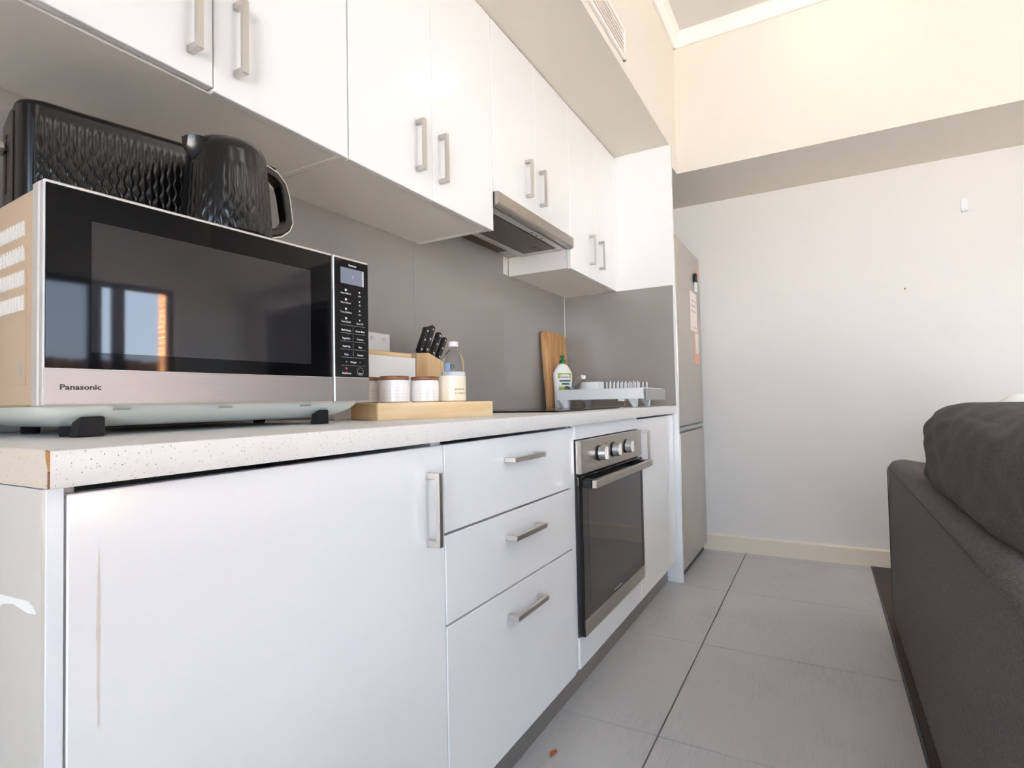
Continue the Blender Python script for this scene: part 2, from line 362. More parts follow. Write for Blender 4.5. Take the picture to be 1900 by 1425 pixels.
# windows
def window(name, label, x0, x1, y0, y1, z0, z1, mull, axis):
    w_ = thing(name, label, None, ((x0+x1)/2, (y0+y1)/2, z0), kind='structure')
    b = B(); t = 0.05
    if axis == 'x':
        box(b, x0, x0+t, y0, y1, z0, z1); box(b, x1-t, x1, y0, y1, z0, z1); box(b, x0, x1, y0, y1, z0, z0+t); box(b, x0, x1, y0, y1, z1-t, z1)
        for m_ in mull: box(b, m_-0.05, m_+0.05, y0, y1, z0+t, z1-t)
        part('window_frame', b, 'alu', w_)
        es = [x0]+list(mull)+[x1]
        for a, c in zip(es, es[1:]): part('pane', bx(a+0.04, c-0.04, (y0+y1)/2-0.002, (y0+y1)/2+0.002, z0+0.04, z1-0.04), 'pane', w_)
    else:
        box(b, x0, x1, y0, y0+t, z0, z1); box(b, x0, x1, y1-t, y1, z0, z1); box(b, x0, x1, y0, y1, z0, z0+t); box(b, x0, x1, y0, y1, z1-t, z1)
        for m_ in mull: box(b, x0, x1, m_-0.03, m_+0.03, z0+t, z1-t)
        part('window_frame', b, 'alu', w_)
        es = [y0]+list(mull)+[y1]
        for a, c in zip(es, es[1:]): part('pane', bx((x0+x1)/2-0.002, (x0+x1)/2+0.002, a+0.03, c-0.03, z0+0.04, z1-0.04), 'pane', w_)
window('window_1', 'sliding glass door in the wall opposite the kitchen', WX0, WX1, -4.28, -4.22, 0.0, WZ, [1.25, 2.02, 2.205], 'x')
window('window_2', 'grey framed window in the end wall behind the sofa', XE+0.02, XE+0.08, -4.1, -2.95, 0.95, 2.0, [], 'y')
window('window_3', 'unseen window in the near end wall, added to let light in', -2.28, -2.22, LY0, LY1, 0.0, 2.4, [-1.2], 'y')  # out of view; sized and placed to let sun and sky light in
def portal(name, loc, rot, sx, sy):
    l = bpy.data.lights.new(name, 'AREA'); l.shape = 'RECTANGLE'; l.size = sx; l.size_y = sy; l.cycles.is_portal = True
    o = bpy.data.objects.new(name, l); COL.objects.link(o); o.location = loc; o.rotation_euler = rot
portal('window_portal', ((WX0+WX1)/2, -4.33, WZ/2), (PI/2, 0, 0), WX1-WX0, WZ)
portal('window_portal', (XE+0.11, -3.525, 1.475), (PI/2, 0, PI/2), 1.15, 1.05)
portal('window_portal', (-2.32, (LY0+LY1)/2, 1.2), (PI/2, 0, -PI/2), LY1-LY0, 2.4)
# outdoors, seen only as reflections
solo('ground', bx(-14, 16, -16, 8, -0.3, -0.121), 'ground', 'paved yard outside the glass door', kind='structure', base=(0, -8, -0.12))
b = B()
for i in range(70):
    x = -3+i*0.16; box(b, x, x+0.15, -8.52, -8.50, -0.12, 1.72+random.uniform(-0.03, 0.03))
box(b, -3, 8.2, -8.56, -8.52, 0.3, 0.4); box(b, -3, 8.2, -8.56, -8.52, 1.3, 1.4)
solo('timber_fence', b, 'fence', 'brown timber paling fence outside the glass door', 'fence', base=(2.5, -8.5, -0.12))
solo('brick_pier', bx(2.99, 3.4, -5.3, -4.9, -0.12, 3.2), 'brick', 'orange brick pier outside the glass door', 'pier', base=(2.9, -5.1, -0.12))

# round ceiling lamp, then unseen square panels added as fill light
def lamp(x, y, label, r=0.17):
    l_ = thing('ceiling_light', label, 'lamp', (x, y, ZC), group='round ceiling lights')
    part('lamp_base', lathe(B(), [(r+0.015, ZC), (r+0.015, ZC-0.02), (r, ZC-0.022), (r, ZC)], x, y, 40), 'plastic_white', l_, smooth=40)
    part('lamp_shade', lathe(B(), [(r-0.004, ZC-0.022), (r-0.006, ZC-0.045), (r*0.8, ZC-0.062), (r*0.4, ZC-0.07), (0, ZC-0.072)], x, y, 40), 'lamp_bright', l_, smooth=60)
lamp(2.66, -0.10, 'round ceiling light above the aisle near the fridge', 0.09)
def panel(x, y, label, h=0.28):  # added panel, out of view, brightens the upper doors and floor
    l_ = thing('added_fill_panel', label, 'lamp', (x, y, ZC), group='added unseen ceiling fill panels')
    b = B(); box(b, x-h-0.02, x+h+0.02, y-h-0.02, y-h, ZC-0.03, ZC); box(b, x-h-0.02, x+h+0.02, y+h, y+h+0.02, ZC-0.03, ZC); box(b, x-h-0.02, x-h, y-h, y+h, ZC-0.03, ZC); box(b, x+h, x+h+0.02, y-h, y+h, ZC-0.03, ZC)
    part('fill_frame', b, 'plastic_white', l_)
    part('fill_diffuser', bx(x-h, x+h, y-h, y+h, ZC-0.022, ZC-0.004), 'lamp', l_)
panel(-0.6, -1.9, 'added square fill light on the ceiling near the near-end window')
panel(1.0, -1.9, 'added square fill light on the ceiling over the sofa')
panel(2.5, -1.9, 'added square fill light on the ceiling behind the sofa near the end bulkhead')

# vent grille on the bulkhead
v = thing('vent_grille', 'white slatted air vent in the cream bulkhead above the cabinets', 'vent', (1.95, 0.652, 2.28))
b = B(); X0, X1, Z0, Z1 = 1.60, 2.135, 2.283, 2.412
box(b, X0, X1, 0.640, 0.652, Z0, Z0+0.014, 0.002); box(b, X0, X1, 0.640, 0.652, Z1-0.014, Z1, 0.002); box(b, X0, X0+0.014, 0.640, 0.652, Z0, Z1, 0.002); box(b, X1-0.014, X1, 0.640, 0.652, Z0, Z1, 0.002)
part('vent_frame', b, 'trim', v)
for k in range(6):
    z = Z0+0.021+k*0.0165
    part('slat', prism(B(), [(0.651, z), (0.643, z-0.006), (0.642, z-0.004), (0.650, z+0.002)], 'x', X0+0.012, X1-0.012), 'trim', v)
part('vent_backing', bx(X0+0.01, X1-0.01, 0.6505, 0.6518, Z0+0.01, Z1-0.01), 'bulk', v)

# splashback
for a, c, lb in ((0.252, 0.9035, 'grey glass splashback panel behind the microwave'), (0.9045, 1.5505, 'grey glass splashback panel behind the knife block'),
                 (1.5515, 2.1955, 'grey glass splashback panel below the rangehood'), (2.1965, 2.879, 'grey glass splashback panel behind the wooden chopping board')):
    solo('splashback_panel', bx(a, c, YS, 1.2675, 0.898, 1.62 if 1.5 < a < 2.0 else 1.522, 0.0006), 'glass_grey', lb, 'splashback', base=((a+c)/2, YS, 0.898), group='grey glass splashback panels')
solo('splashback_panel', bx(2.8795, 2.8855, 0.655, YS-0.004, 0.898, 1.516, 0.0006), 'glass_grey', 'grey glass splashback panel on the tall side panel beside the fridge', 'splashback', base=(2.882, 0.95, 0.898), group='grey glass splashback panels')
solo('trim_4', bx(2.8765, 2.8795, YS-0.004, YS-0.0002, 0.898, 1.516), 'sealant', 'white sealant line in the splashback corner', kind='structure', base=(2.878, YS, 0.9))

# ------------------------------------------------------------------ cabinets
def handle(parent, x, z, L=0.142, y=None, horiz=False, st=0.031, t=0.0125):
    """U shaped square bar handle; (x,z) = lower/left end, on door plane y"""
    h = B()
    if horiz:
        box(h, x, x+L, y-st, y-st+0.009, z-t/2, z+t/2, 0.001); box(h, x, x+t, y-st+0.008, y, z-t/2, z+t/2, 0.001); box(h, x+L-t, x+L, y-st+0.008, y, z-t/2, z+t/2, 0.001)
    else:
        box(h, x, x+t, y-st, y-st+0.009, z, z+L, 0.001); box(h, x, x+t, y-st+0.008, y, z, z+t, 0.001); box(h, x, x+t, y-st+0.008, y, z+L-t, z+L, 0.001)
    return part('handle', h, 'nickel', parent, label='brushed nickel bar handle')
def door(root, x0, x1, z0, z1, y, name='door'):
    return part(name, bx(x0+0.0012, x1-0.0012, y, y+0.018, z0, z1, 0.0013), 'white', root)
def wall_cab(label, x0, x1, zb, xm, hz, hxs, dz=(0, 0), zdoor=None):
    c = thing('wall_cabinet', label, 'cabinet', ((x0+x1)/2, 1.1, zb), group='white upper cabinets')
    b = B()
    box(b, x0, x0+0.016, YU+0.02, 1.261, zb, 2.246); box(b, x1-0.016, x1, YU+0.02, 1.261, zb, 2.246); box(b, x0+0.016, x1-0.016, YU+0.022, 1.261, zb+0.001, zb+0.017); box(b, x0+0.016, x1-0.016, YU+0.022, 1.261, 2.23, 2.246); box(b, x0+0.016, x1-0.016, 1.25, 1.261, zb+0.017, 2.23)
    part('carcass', b, 'carcass', c)
    zd = zdoor if zdoor is not None else zb-0.003
    for i, (a, e) in enumerate(((x0, xm), (xm, x1))):
        d = door(c, a, e, zd+dz[i], 2.246, YU)
        handle(d, hxs[i], hz, y=YU)
    return c
wall_cab('white upper cabinet above the toaster and kettle', 0.270, 0.934, 1.512, 0.605, 1.555, (0.556, 0.643), dz=(0.006, 0))
wall_cab('white upper cabinet left of the rangehood', 0.936, 1.589, 1.512, 1.258, 1.568, (1.180, 1.284))
wall_cab('short white upper cabinet over the rangehood', 1.591, 2.244, 1.648, 1.915, 1.697, (1.827, 1.945))
wall_cab('white upper cabinet right of the rangehood beside the tall panel', 2.246, 2.884, 1.518, 2.565, 1.578, (2.476, 2.604))
# rangehood
rh = thing('rangehood', 'slide-out stainless rangehood under the short upper cabinet', 'rangehood', (1.92, 1.1, 1.6))
part('fascia', prism(B(), [(0.930, 1.606), (0.936, 1.599), (0.953, 1.599), (0.953, 1.645), (0.930, 1.645)], 'x', 1.593, 2.243, 0.0008), 'steel', rh)
b = B(); box(b, 1.5925, 2.2435, 0.954, 1.2615, 1.604, 1.6455)
part('hood_body', b, 'plastic_grey', rh)
part('control_strip', bx(1.60, 2.225, 0.966, 0.992, 1.5975, 1.604, 0.001), 'steel_pale', rh)
for k in range(3): part('button', bx(1.93+k*0.045, 1.937+k*0.045, 0.976, 0.983, 1.596, 1.5976), 'dark_grey', rh)
part('grease_filter', bx(1.605, 2.20, 1.0, 1.155, 1.5995, 1.604, 0.001), 'filter', rh)
part('filter_rail', bx(1.598, 2.24, 1.158, 1.175, 1.597, 1.604, 0.001), 'steel_pale', rh)
part('filter_rail', bx(1.598, 2.24, 1.180, 1.190, 1.5975, 1.604, 0.001), 'steel_pale', rh)
part('rear_filter', bx(1.605, 2.12, 1.193, 1.248, 1.6, 1.604, 0.001), 'brown_filter', rh)
part('filter_frame', bx(2.201, 2.242, 0.994, 1.157, 1.5985, 1.604, 0.001), 'steel_pale', rh)
part('filter_latch', bx(2.13, 2.19, 1.06, 1.08, 1.5975, 1.6, 0.001), 'dark_grey', rh)
# tall panel, end panel
solo('tall_panel', bx(XP, 2.903, 0.645, 1.262, 0.0, 2.2495, 0.001), 'white', 'tall white side panel between the bench and the fridge', 'panel', base=(2.895, 0.95, 0))
ep = thing('end_panel', 'white end panel under the near end of the bench', 'panel', (0.26, 0.95, 0))
part('panel_face', bx(0.2515, 0.2545, YD+0.0005, 1.255, 0.0, 0.8575), 'endface', ep)
part('panel_edge', bx(0.2546, 0.2700, YD, 1.255, 0.0, 0.8575, 0.0008), 'edge', ep)
b = prism(B(), [(0.83, 0.700), (0.80, 0.735), (0.765, 0.742), (0.70, 0.745), (0.690, 0.741), (0.683, 0.735), (0.70, 0.733), (0.735, 0.737), (0.76, 0.733), (0.775, 0.725)], 'x', 0.2510, 0.2515)
part('scuff_mark', b, 'scuff', ep)
# worktop
wt = thing('worktop', 'white speckled laminate worktop running along the kitchen', 'worktop', (1.5, 0.95, 0.859))
prof = [(YW+0.001, 0.859), (YW, 0.861), (YW, 0.891), (YW+0.0015, 0.8955), (YW+0.006, 0.897), (1.2615, 0.897), (1.2615, 0.859)]
part('bench_top', prism(B(), prof, 'x', 0.2505, 2.8855), 'worktop', wt, smooth=50)
part('end_edging', prism(B(), [(YW+0.003, 0.8595), (YW+0.003, 0.893), (YW+0.008, 0.8965), (1.2615, 0.8965), (1.2615, 0.8595)], 'x', 0.2495, 0.2504), 'worktop_end_warm_lit', wt)
b = B(); prism(b, [(YW+0.0005, 0.8955), (YW+0.0065, 0.8968), (YW+0.006, 0.889), (YW+0.003, 0.882), (YW+0.0008, 0.877)], 'x', 0.2488, 0.2506)
part('chipped_corner', b, 'chip', wt)
part('edge_seam', bx(0.2490, 0.2506, YW+0.0006, YW+0.0022, 0.8595, 0.8765), 'lid_wood', wt)
# base cabinets
def base_body(c, x0, x1, y=YD+0.02):
    b = B()
    box(b, x0, x0+0.016, y, 1.26, 0.112, 0.8585); box(b, x1-0.016, x1, y, 1.26, 0.112, 0.8585); box(b, x0+0.016, x1-0.016, y, 1.26, 0.112, 0.128); box(b, x0+0.016, x1-0.016, 1.24, 1.26, 0.128, 0.8585)
    box(b, x0+0.016, x1-0.016, y, y+0.016, 0.79, 0.838)
    part('carcass', b, 'carcass', c)
c = thing('base_cabinet', 'wide white base cabinet door below the microwave with a drip stain', 'cabinet', (0.59, 0.95, 0), group='white base cabinets')
base_body(c, 0.2705, 0.9115)
d = door(c, 0.2715, 0.912, 0.112, 0.8495, YD); handle(d, 0.854, 0.659, y=YD)
b = B(); zz = 0.750; pts = []
prof = [(0.815, 0.0001), (0.80, 0.0005), (0.77, 0.0014), (0.73, 0.0020), (0.715, 0.0020), (0.705, 0.0013), (0.68, 0.0012), (0.66, 0.0013), (0.64, 0.0011), (0.625, 0.0009), (0.622, 0.0005)]
L_ = [(0.3005-h, z-0.02) for z, h in prof]; R_ = [(0.3005+h*0.8, z-0.02) for z, h in prof][::-1]
part('drip_stain', prism(B(), L_+R_, 'y', YD-0.0003, YD+0.0005), 'stain', d)
c = thing('drawer_unit', 'white three drawer base unit left of the oven', 'drawers', (1.24, 0.95, 0), group='white base cabinets')
base_body(c, 0.9125, 1.591, YD+0.0205)
for (z0, z1, hz) in ((0.6715, 0.8495, 0.795), (0.4885, 0.6665, 0.609), (0.112, 0.4835, 0.421)):
    d = door(c, 0.9135, 1.562, z0, z1, YD, 'drawer'); handle(d, 1.157, hz, L=0.166, y=YD, horiz=True)
part('filler_strip', bx(1.5645, 1.5915, YD+0.004, YD+0.0202, 0.112, 0.8495, 0.001), 'white', c)
c = thing('oven_housing', 'white cabinet surround above and below the built-in oven', 'cabinet', (1.92, 0.95, 0), group='white base cabinets')
b = B(); box(b, 1.592, 1.5945, YD+0.021, 1.26, 0.112, 0.8585); box(b, 2.2465, 2.249, YD+0.021, 1.26, 0.112, 0.8585); box(b, 1.5945, 2.2465, YD+0.021, 1.26, 0.112, 0.128); box(b, 1.5945, 2.2465, 1.24, 1.26, 0.128, 0.8585)
part('carcass', b, 'carcass', c)
part('top_filler', bx(1.5945, 2.2475, YD, YD+0.018, 0.8115, 0.8575, 0.001), 'white', c)
part('lower_panel', bx(1.5945, 2.2475, YD, YD+0.018, 0.112, 0.2055, 0.001), 'white', c)
c = thing('base_cabinet', 'narrow white base cabinet right of the oven', 'cabinet', (2.56, 0.95, 0), group='white base cabinets')
base_body(c, 2.2495, 2.885)
d = door(c, 2.2515, 2.872, 0.112, 0.8495, YD); handle(d, 2.317, 0.655, y=YD, L=0.148)
b = B(); box(b, 0.2705, 2.8855, 0.722, 0.736, 0.0005, 0.1115)
solo('kickboard', b, 'kick', 'grey recessed kickboard under the base cabinets', 'kickboard', base=(1.5, 0.73, 0))
# oven
ov = thing('oven', 'built-in stainless oven with dark glass door and three knobs', 'oven', (1.92, 0.95, 0.2))
part('oven_body', bx(1.598, 2.243, YD+0.002, 1.22, 0.210, 0.8085), 'dark_grey', ov)
part('control_panel', bx(1.597, 2.244, YD-0.018, YD+0.0015, 0.7055, 0.809, 0.0012), 'steel', ov)
for x in (1.752, 1.892, 2.037):
    k = part('knob_collar', disc_y(B(), x, 0.7585, 0.026, YD-0.023, YD-0.018), 'black', ov, smooth=40)
    part('knob', disc_y(B(), x, 0.7585, 0.0225, YD-0.046, YD-0.023, r1=0.0235), 'steel_pale', k, smooth=40, label='brushed steel oven knob')
    part('knob_grip', bx(x-0.004, x+0.004, YD-0.0525, YD-0.046, 0.738, 0.779, 0.001), 'steel', k)
part('indicator_light', disc_y(B(), 1.822, 0.785, 0.003, YD-0.0192, YD-0.018), 'print_red', ov)
dr = part('oven_door', bx(1.597, 2.244, YD-0.018, YD+0.0015, 0.211, 0.6985, 0.0015), 'oven_glass', ov)
part('inner_window', bx(1.645, 2.196, YD-0.0186, YD-0.0181, 0.30, 0.655), 'oven_window', dr)
part('door_strip', bx(1.597, 2.244, YD-0.0195, YD-0.0181, 0.2115, 0.2615, 0.0005), 'steel', dr)
part('side_strip', bx(2.222, 2.244, YD-0.0192, YD-0.0181, 0.262, 0.698), 'dark_grey', dr)
h = B(); box(h, 1.599, 2.235, YD-0.066, YD-0.050, 0.6655, 0.6895, 0.0015)
hd = part('door_handle', h, 'steel', dr)
for x in (1.598, 2.19): part('handle_bracket', bx(x, x+0.038, YD-0.0498, YD-0.0183, 0.665, 0.690, 0.002), 'black', hd)
b = B()
for i, wd in enumerate((0.006, 0.004, 0.005, 0.003, 0.006, 0.004, 0.005)): box(b, 1.875+i*0.011, 1.875+i*0.011+wd, YD-0.01845, YD-0.01815, 0.2695, 0.2745)
part('door_print', b, 'print_white', dr)['kind'] = 'stuff'
# cooktop
ck = thing('cooktop', 'black glass cooktop set in the worktop above the oven', 'cooktop', (1.92, 0.98, 0.897))
part('glass_top', bx(1.615, 2.225, 0.735, 1.225, 0.8972, 0.9025, 0.0012), 'black_gloss', ck)
for x, y, r in ((1.77, 0.87, 0.09), (2.07, 0.87, 0.07), (1.77, 1.09, 0.07), (2.07, 1.09, 0.09)):
    part('burner_ring', lathe(B(), [(r-0.003, 0.9026), (r, 0.9026), (r, 0.9029), (r-0.003, 0.9029), (r-0.003, 0.9026)], x, y, 40, cap=False), 'dark_grey', ck)

# fridge
fr = thing('fridge', 'tall two door stainless fridge beside the end wall', 'fridge', (3.25, 0.95, 0))
part('cabinet_body', bx(2.935, 3.578, 0.700, 1.25, 0.03, 1.79, 0.004), 'dark_grey', fr)
part('upper_door', bx(2.9325, 3.580, 0.648, 0.698, 0.787, 1.795, 0.006, 2), 'fridge', fr, smooth=30)
part('lower_door', bx(2.9325, 3.580, 0.648, 0.698, 0.045, 0.750, 0.006, 2), 'fridge', fr, smooth=30)
part('handle_recess', prism(B(), [(0.660, 0.752), (0.650, 0.763), (0.6505, 0.778), (0.672, 0.786), (0.697, 0.786), (0.697, 0.752)], 'x', 2.936, 3.578), 'plastic_grey', fr)
part('foot_grille', bx(2.945, 3.570, 0.668, 0.72, 0.001, 0.040), 'black', fr)
def note(label, cat, x0, x1, z0, z1, m, t=0.0012):
    return solo('paper_note' if cat == 'paper' else 'fridge_magnet', bx(x0, x1, 0.648-t, 0.6478, z0, z1), m, label, cat, base=((x0+x1)/2, 0.647, z0))
n1 = note('white printed sheet stuck on the upper fridge door', 'paper', 3.27, 3.46, 1.325, 1.555, 'paper', 0.001)
for x0, x1, z in ((3.37, 3.44, 1.345), (3.30, 3.43, 1.50), (3.30, 3.41, 1.47), (3.30, 3.42, 1.44)): part('printed_line', bx(x0, x1, 0.6462, 0.6468, z, z+0.005), 'plastic_grey', n1)
n2 = note('white and orange card below the sheet on the fridge door', 'paper', 3.345, 3.485, 1.135, 1.318, 'paper', 0.0022)
part('orange_band', bx(3.345, 3.485, 0.6452, 0.6457, 1.135, 1.195), 'paper_orange', n2)
part('orange_edge', bx(3.345, 3.385, 0.6452, 0.6457, 1.195, 1.318), 'paper_orange', n2)
n3 = note('pink sticker near the top corner of the fridge door', 'paper', 3.50, 3.55, 1.66, 1.72, 'paper_orange')
pc = thing('magnet_clip', 'black and white magnetic clip on the fridge door', 'clip', (3.42, 0.64, 1.56))
part('clip_body', bx(3.39, 3.435, 0.632, 0.6475, 1.625, 1.672, 0.002), 'black', pc)
part('clip_tail', bx(3.405, 3.435, 0.636, 0.6475, 1.562, 1.624, 0.002), 'plastic_white', pc)
# wall bits
solo('wall_hook', prism(B(), [(3.604, 1.858), (3.600, 1.858), (3.585, 1.862), (3.588, 1.874), (3.599, 1.872), (3.599, 1.928), (3.604, 1.928)], 'y', -0.680, -0.652, 0.001), 'plastic_white', 'small white plastic hook high on the cream end wall', 'hook', base=(3.6, -0.666, 1.858))
sc_ = B(); tube(sc_, [(3.607, -0.402, 1.494), (3.592, -0.402, 1.494)], 0.004, 8)
solo('wall_screw', sc_, 'chip', 'tiny rusty screw in the cream end wall', 'screw', base=(3.6, -0.402, 1.494))

# ------------------------------------------------------------------ microwave (local: u along front, v depth, z)
TH = -math.radians(3.0)
mw = thing('microwave', 'large silver microwave with black glass door on the bench', 'microwave', (0.325, 0.872, 0.897), TH)
Z0 = 0.044; Z1 = 0.3405
def lp(name, bm, m, parent, **k): return part(name, bm, m, parent, local=True, **k)
b = B(); box(b, 0.004, 0.556, 0.036, 0.362, Z0, Z1-0.002, 0.003)
lp('casing', b, 'mw_case', mw)
lp('front_frame', bx(0.0, 0.560, 0.014, 0.0355, Z0-0.001, Z1, 0.002), 'mw_trim', mw)
d = lp('door', bx(0.001, 0.4632, 0.0, 0.0135, Z0, Z1, 0.0018), 'mw_trim', mw)
lp('door_glass', bx(0.003, 0.4605, -0.0012, 0.0, 0.0935, Z1-0.0045, 0.0004), 'black_gloss', d)
lp('door_window', bx(0.0537, 0.4108, -0.0016, -0.00125, 0.1165, 0.297), 'door_window', d)
lp('lower_strip', bx(0.0015, 0.4630, -0.0012, 0.0, Z0+0.002, 0.0925, 0.0004), 'mw_steel', d)
t = text_bm(B(), 'Panasonic', 0.0185, -0.0014, 0.0655, 0.0098, 1.22, bold=0.00028)
lp('brand_lettering', t, 'print_black', d)
p_ = lp('control_panel', bx(0.4668, 0.5595, 0.0, 0.0135, Z0, Z1, 0.0018), 'mw_trim', mw)
lp('panel_glass', bx(0.4680, 0.5575, -0.0012, 0.0, 0.0945, Z1-0.0045, 0.0004), 'black_gloss', p_)
lp('release_button', bx(0.4680, 0.5590, -0.0012, 0.0, Z0+0.002, 0.0925, 0.0004), 'mw_steel', p_)
lp('display', bx(0.4835, 0.5445, -0.0016, -0.00125, 0.286, 0.319), 'lcd', p_)
lp('display_edge', bx(0.5420, 0.5445, -0.0018, -0.00161, 0.286, 0.319), 'print_white', p_)
b = B(); yy = -0.0017
text_bm(b, 'Inverter', 0.515, yy, 0.3235, 0.0066, 1.0, 'CENTER', 0.0001)
box(b, 0.5145, 0.5155, yy, yy+0.0003, 0.3005, 0.3055); box(b, 0.5145, 0.5155, yy, yy+0.0003, 0.2985, 0.2995)
CA, CB = 0.4965, 0.5330
for k, (a, e) in enumerate((('Auto Defrost', 'min'), ('Micro Power', '10'), ('Turbo Defrost', 'sec'), ('Timer/Clock', 'Quick 30'))):
    z = 0.2645-k*0.0195
    text_bm(b, a, CA, yy, z, 0.0052, 0.95, 'CENTER', 0.00005); text_bm(b, e, CB, yy, z-0.0012, 0.0052, 0.95, 'CENTER', 0.00005)
    box(b, CA-0.0022, CA+0.0022, yy, yy+0.0003, z+0.0065, z+0.0105); box(b, CB-0.0013, CB+0.0013, yy, yy+0.0003, z+0.0065, z+0.0095)
for k, (a, e) in enumerate((('Multi Reheat', 'Frozen Meal'), ('Vegetables', 'Potatoes'), ('Fresh Veg', 'Rice'), ('Pasta', 'Dessert'))):
    z = 0.1885-k*0.0165
    text_bm(b, a, CA, yy, z, 0.0054, 0.9, 'CENTER', 0.00008); text_bm(b, e, CB+0.0005, yy, z, 0.0054, 0.9, 'CENTER', 0.00008)
text_bm(b, 'Weight', 0.5145, yy, 0.1235, 0.0054, 1, 'CENTER', 0.00008); text_bm(b, '<', 0.4965, yy, 0.1235, 0.0056, 1, 'CENTER'); text_bm(b, '>', 0.5325, yy, 0.1235, 0.0056, 1, 'CENTER')
text_bm(b, 'Stop/Reset', CA, yy, 0.1005, 0.0056, 0.95, 'CENTER', 0.00008); text_bm(b, 'Start', CB, yy, 0.1005, 0.0056, 1, 'CENTER', 0.00008)
lp('panel_lettering', b, 'print_white', p_)['kind'] = 'stuff'
b = B()
for k in range(6): box(b, 0.482, 0.5475, yy, yy+0.0003, 0.2005-k*0.0165, 0.2009-k*0.0165)
for k in range(4): box(b, 0.5145, 0.5149, yy, yy+0.0003, 0.1875-k*0.0165, 0.1975-k*0.0165)
tube(b, [(0.533+0.0085*math.cos(a), yy, 0.106+0.0085*math.sin(a)) for a in [i*2*PI/20 for i in range(21)]], 0.0003, 4)
lp('panel_lines', b, 'plastic_grey', p_)['kind'] = 'stuff'
b = B(); prism(b, [(0.4945, 0.1095), (0.4945, 0.1155), (0.4995, 0.1115)], 'y', yy, yy+0.0003); lp('stop_mark', b, 'print_red', p_)
# side vents: raised white louvre bars
for r in range(4):
    for k in range(13):
        v0 = 0.074+k*0.0115; z = 0.288-r*0.034
        lp('vent_slot', prism(B(), [(v0, z-0.010), (v0+0.005, z-0.0098), (v0+0.0056, z+0.011), (v0+0.001, z+0.0105)], 'x', 0.0022, 0.0042), 'scuff', mw)
b = B()
for (a0, a1, z0, z1) in ((0.066, 0.068, 0.075, 0.262), (0.066, 0.30, 0.073, 0.075), (0.066, 0.30, 0.262, 0.264)): box(b, 0.003, 0.0042, a0, a1, z0, z1)
lp('side_groove', b, 'mw_case', mw)
lp('side_dimple', prism(B(), [(0.083, 0.092), (0.0875, 0.087), (0.092, 0.094), (0.091, 0.103), (0.0855, 0.105)], 'x', 0.0025, 0.0042), 'mw_trim', mw)
# tapered enamel base
b = B(); rings = []
for (ins, z) in ((0.002, Z0-0.0005), (0.004, Z0-0.006), (0.014, Z0-0.016), (0.034, Z0-0.026), (0.050, Z0-0.030), (0.06, Z0-0.031)):
    r = 0.03; pts = []
    for (cx, cy, a0) in ((0.56-ins-r, 0.362-ins-r, 0), (ins+r, 0.362-ins-r, PI/2), (ins+r, 0.02+ins+r, PI), (0.56-ins-r, 0.02+ins+r, 1.5*PI)):
        for i in range(6): pts.append(b.verts.new((cx+r*math.cos(a0+i*PI/10), cy+r*math.sin(a0+i*PI/10), z)))
    rings.append(pts)
for p, q in zip(rings, rings[1:]):
    for i in range(24): b.faces.new((p[i], p[(i+1) % 24], q[(i+1) % 24], q[i]))
b.faces.new(rings[-1]); b.faces.new(rings[0])
base = lp('base_pan', b, 'mw_base', mw, smooth=50)
for u, v in ((0.06, 0.085), (0.50, 0.085), (0.08, 0.30), (0.50, 0.30)):
    lp('foot', lathe(B(), [(0.012, 0.0003), (0.013, 0.004), (0.013, 0.0145)], u, v, 16), 'black_matte', mw, smooth=40)
for u, wd in ((0.066, 0.032), (0.463, 0.024)):
    b = prism(B(), [(u-wd*0.62, 0.0005), (u+wd*0.5, 0.0005), (u+wd*0.5, 0.026), (u+wd*0.44, 0.0285), (u-wd*0.36, 0.0285), (u-wd*0.42, 0.026)], 'y', 0.028, 0.052, 0.001)
    lp('rubber_block', b, 'black_matte', mw)
for u in (0.09, 0.245, 0.405): lp('base_clip', bx(u, u+0.022, 0.0205, 0.026, Z0-0.0075, Z0-0.0045), 'plastic_grey', mw)

# wavy relief helper
def relief(u, z, wdt, amp, lam, depth, ztop, fade):
    """lens-shaped pillows between wavy vertical lines"""
    f = min(1.0, max(0.0, (ztop-z)/fade)); A = amp*f
    k = math.floor(u/wdt)
    def bd(k_): return k_*wdt+(A if k_ % 2 == 0 else -A)*math.sin(2*PI*z/lam)
    for kk in (k-1, k, k+1):
        l_, r_ = bd(kk), bd(kk+1)
        if l_ <= u < r_:
            t_ = (u-l_)/(r_-l_); return depth*(0.35+0.65*f)*math.sin(PI*t_)**0.8*min(1, (ztop-z)/0.01 if ztop > z else 0)
    return 0.0
# toaster
ts = thing('toaster', 'black textured two slice toaster on top of the microwave', 'toaster', (0.366, 1.072, 1.2352), -math.radians(12.3))
TL, TW, THT = 0.262, 0.135, 0.197
def rrect_path(L, W, r, n_straight, n_corner):
    pts = []
    def seg(a, b, n):
        for i in range(n): pts.append((a[0]+(b[0]-a[0])*i/n, a[1]+(b[1]-a[1])*i/n))
    def arc(cx, cy, a0, n):
        for i in range(n): pts.append((cx+r*math.cos(a0+PI/2*i/n), cy+r*math.sin(a0+PI/2*i/n)))
    seg((r, 0), (L-r, 0), n_straight); arc(L-r, r, -PI/2, n_corner); seg((L, r), (L, W-r), 16); arc(L-r, W-r, 0, n_corner)
    seg((L-r, W), (r, W), n_straight); arc(r, W-r, PI/2, n_corner); seg((0, W-r), (0, r), 16); arc(r, r, PI, n_corner)
    return pts
path = rrect_path(TL, TW, 0.028, 230, 26); n = len(path)
arcl = [0.0]
for i in range(1, n): arcl.append(arcl[-1]+math.dist(path[i], path[i-1]))
b = B(); NZ = 90; rows = []
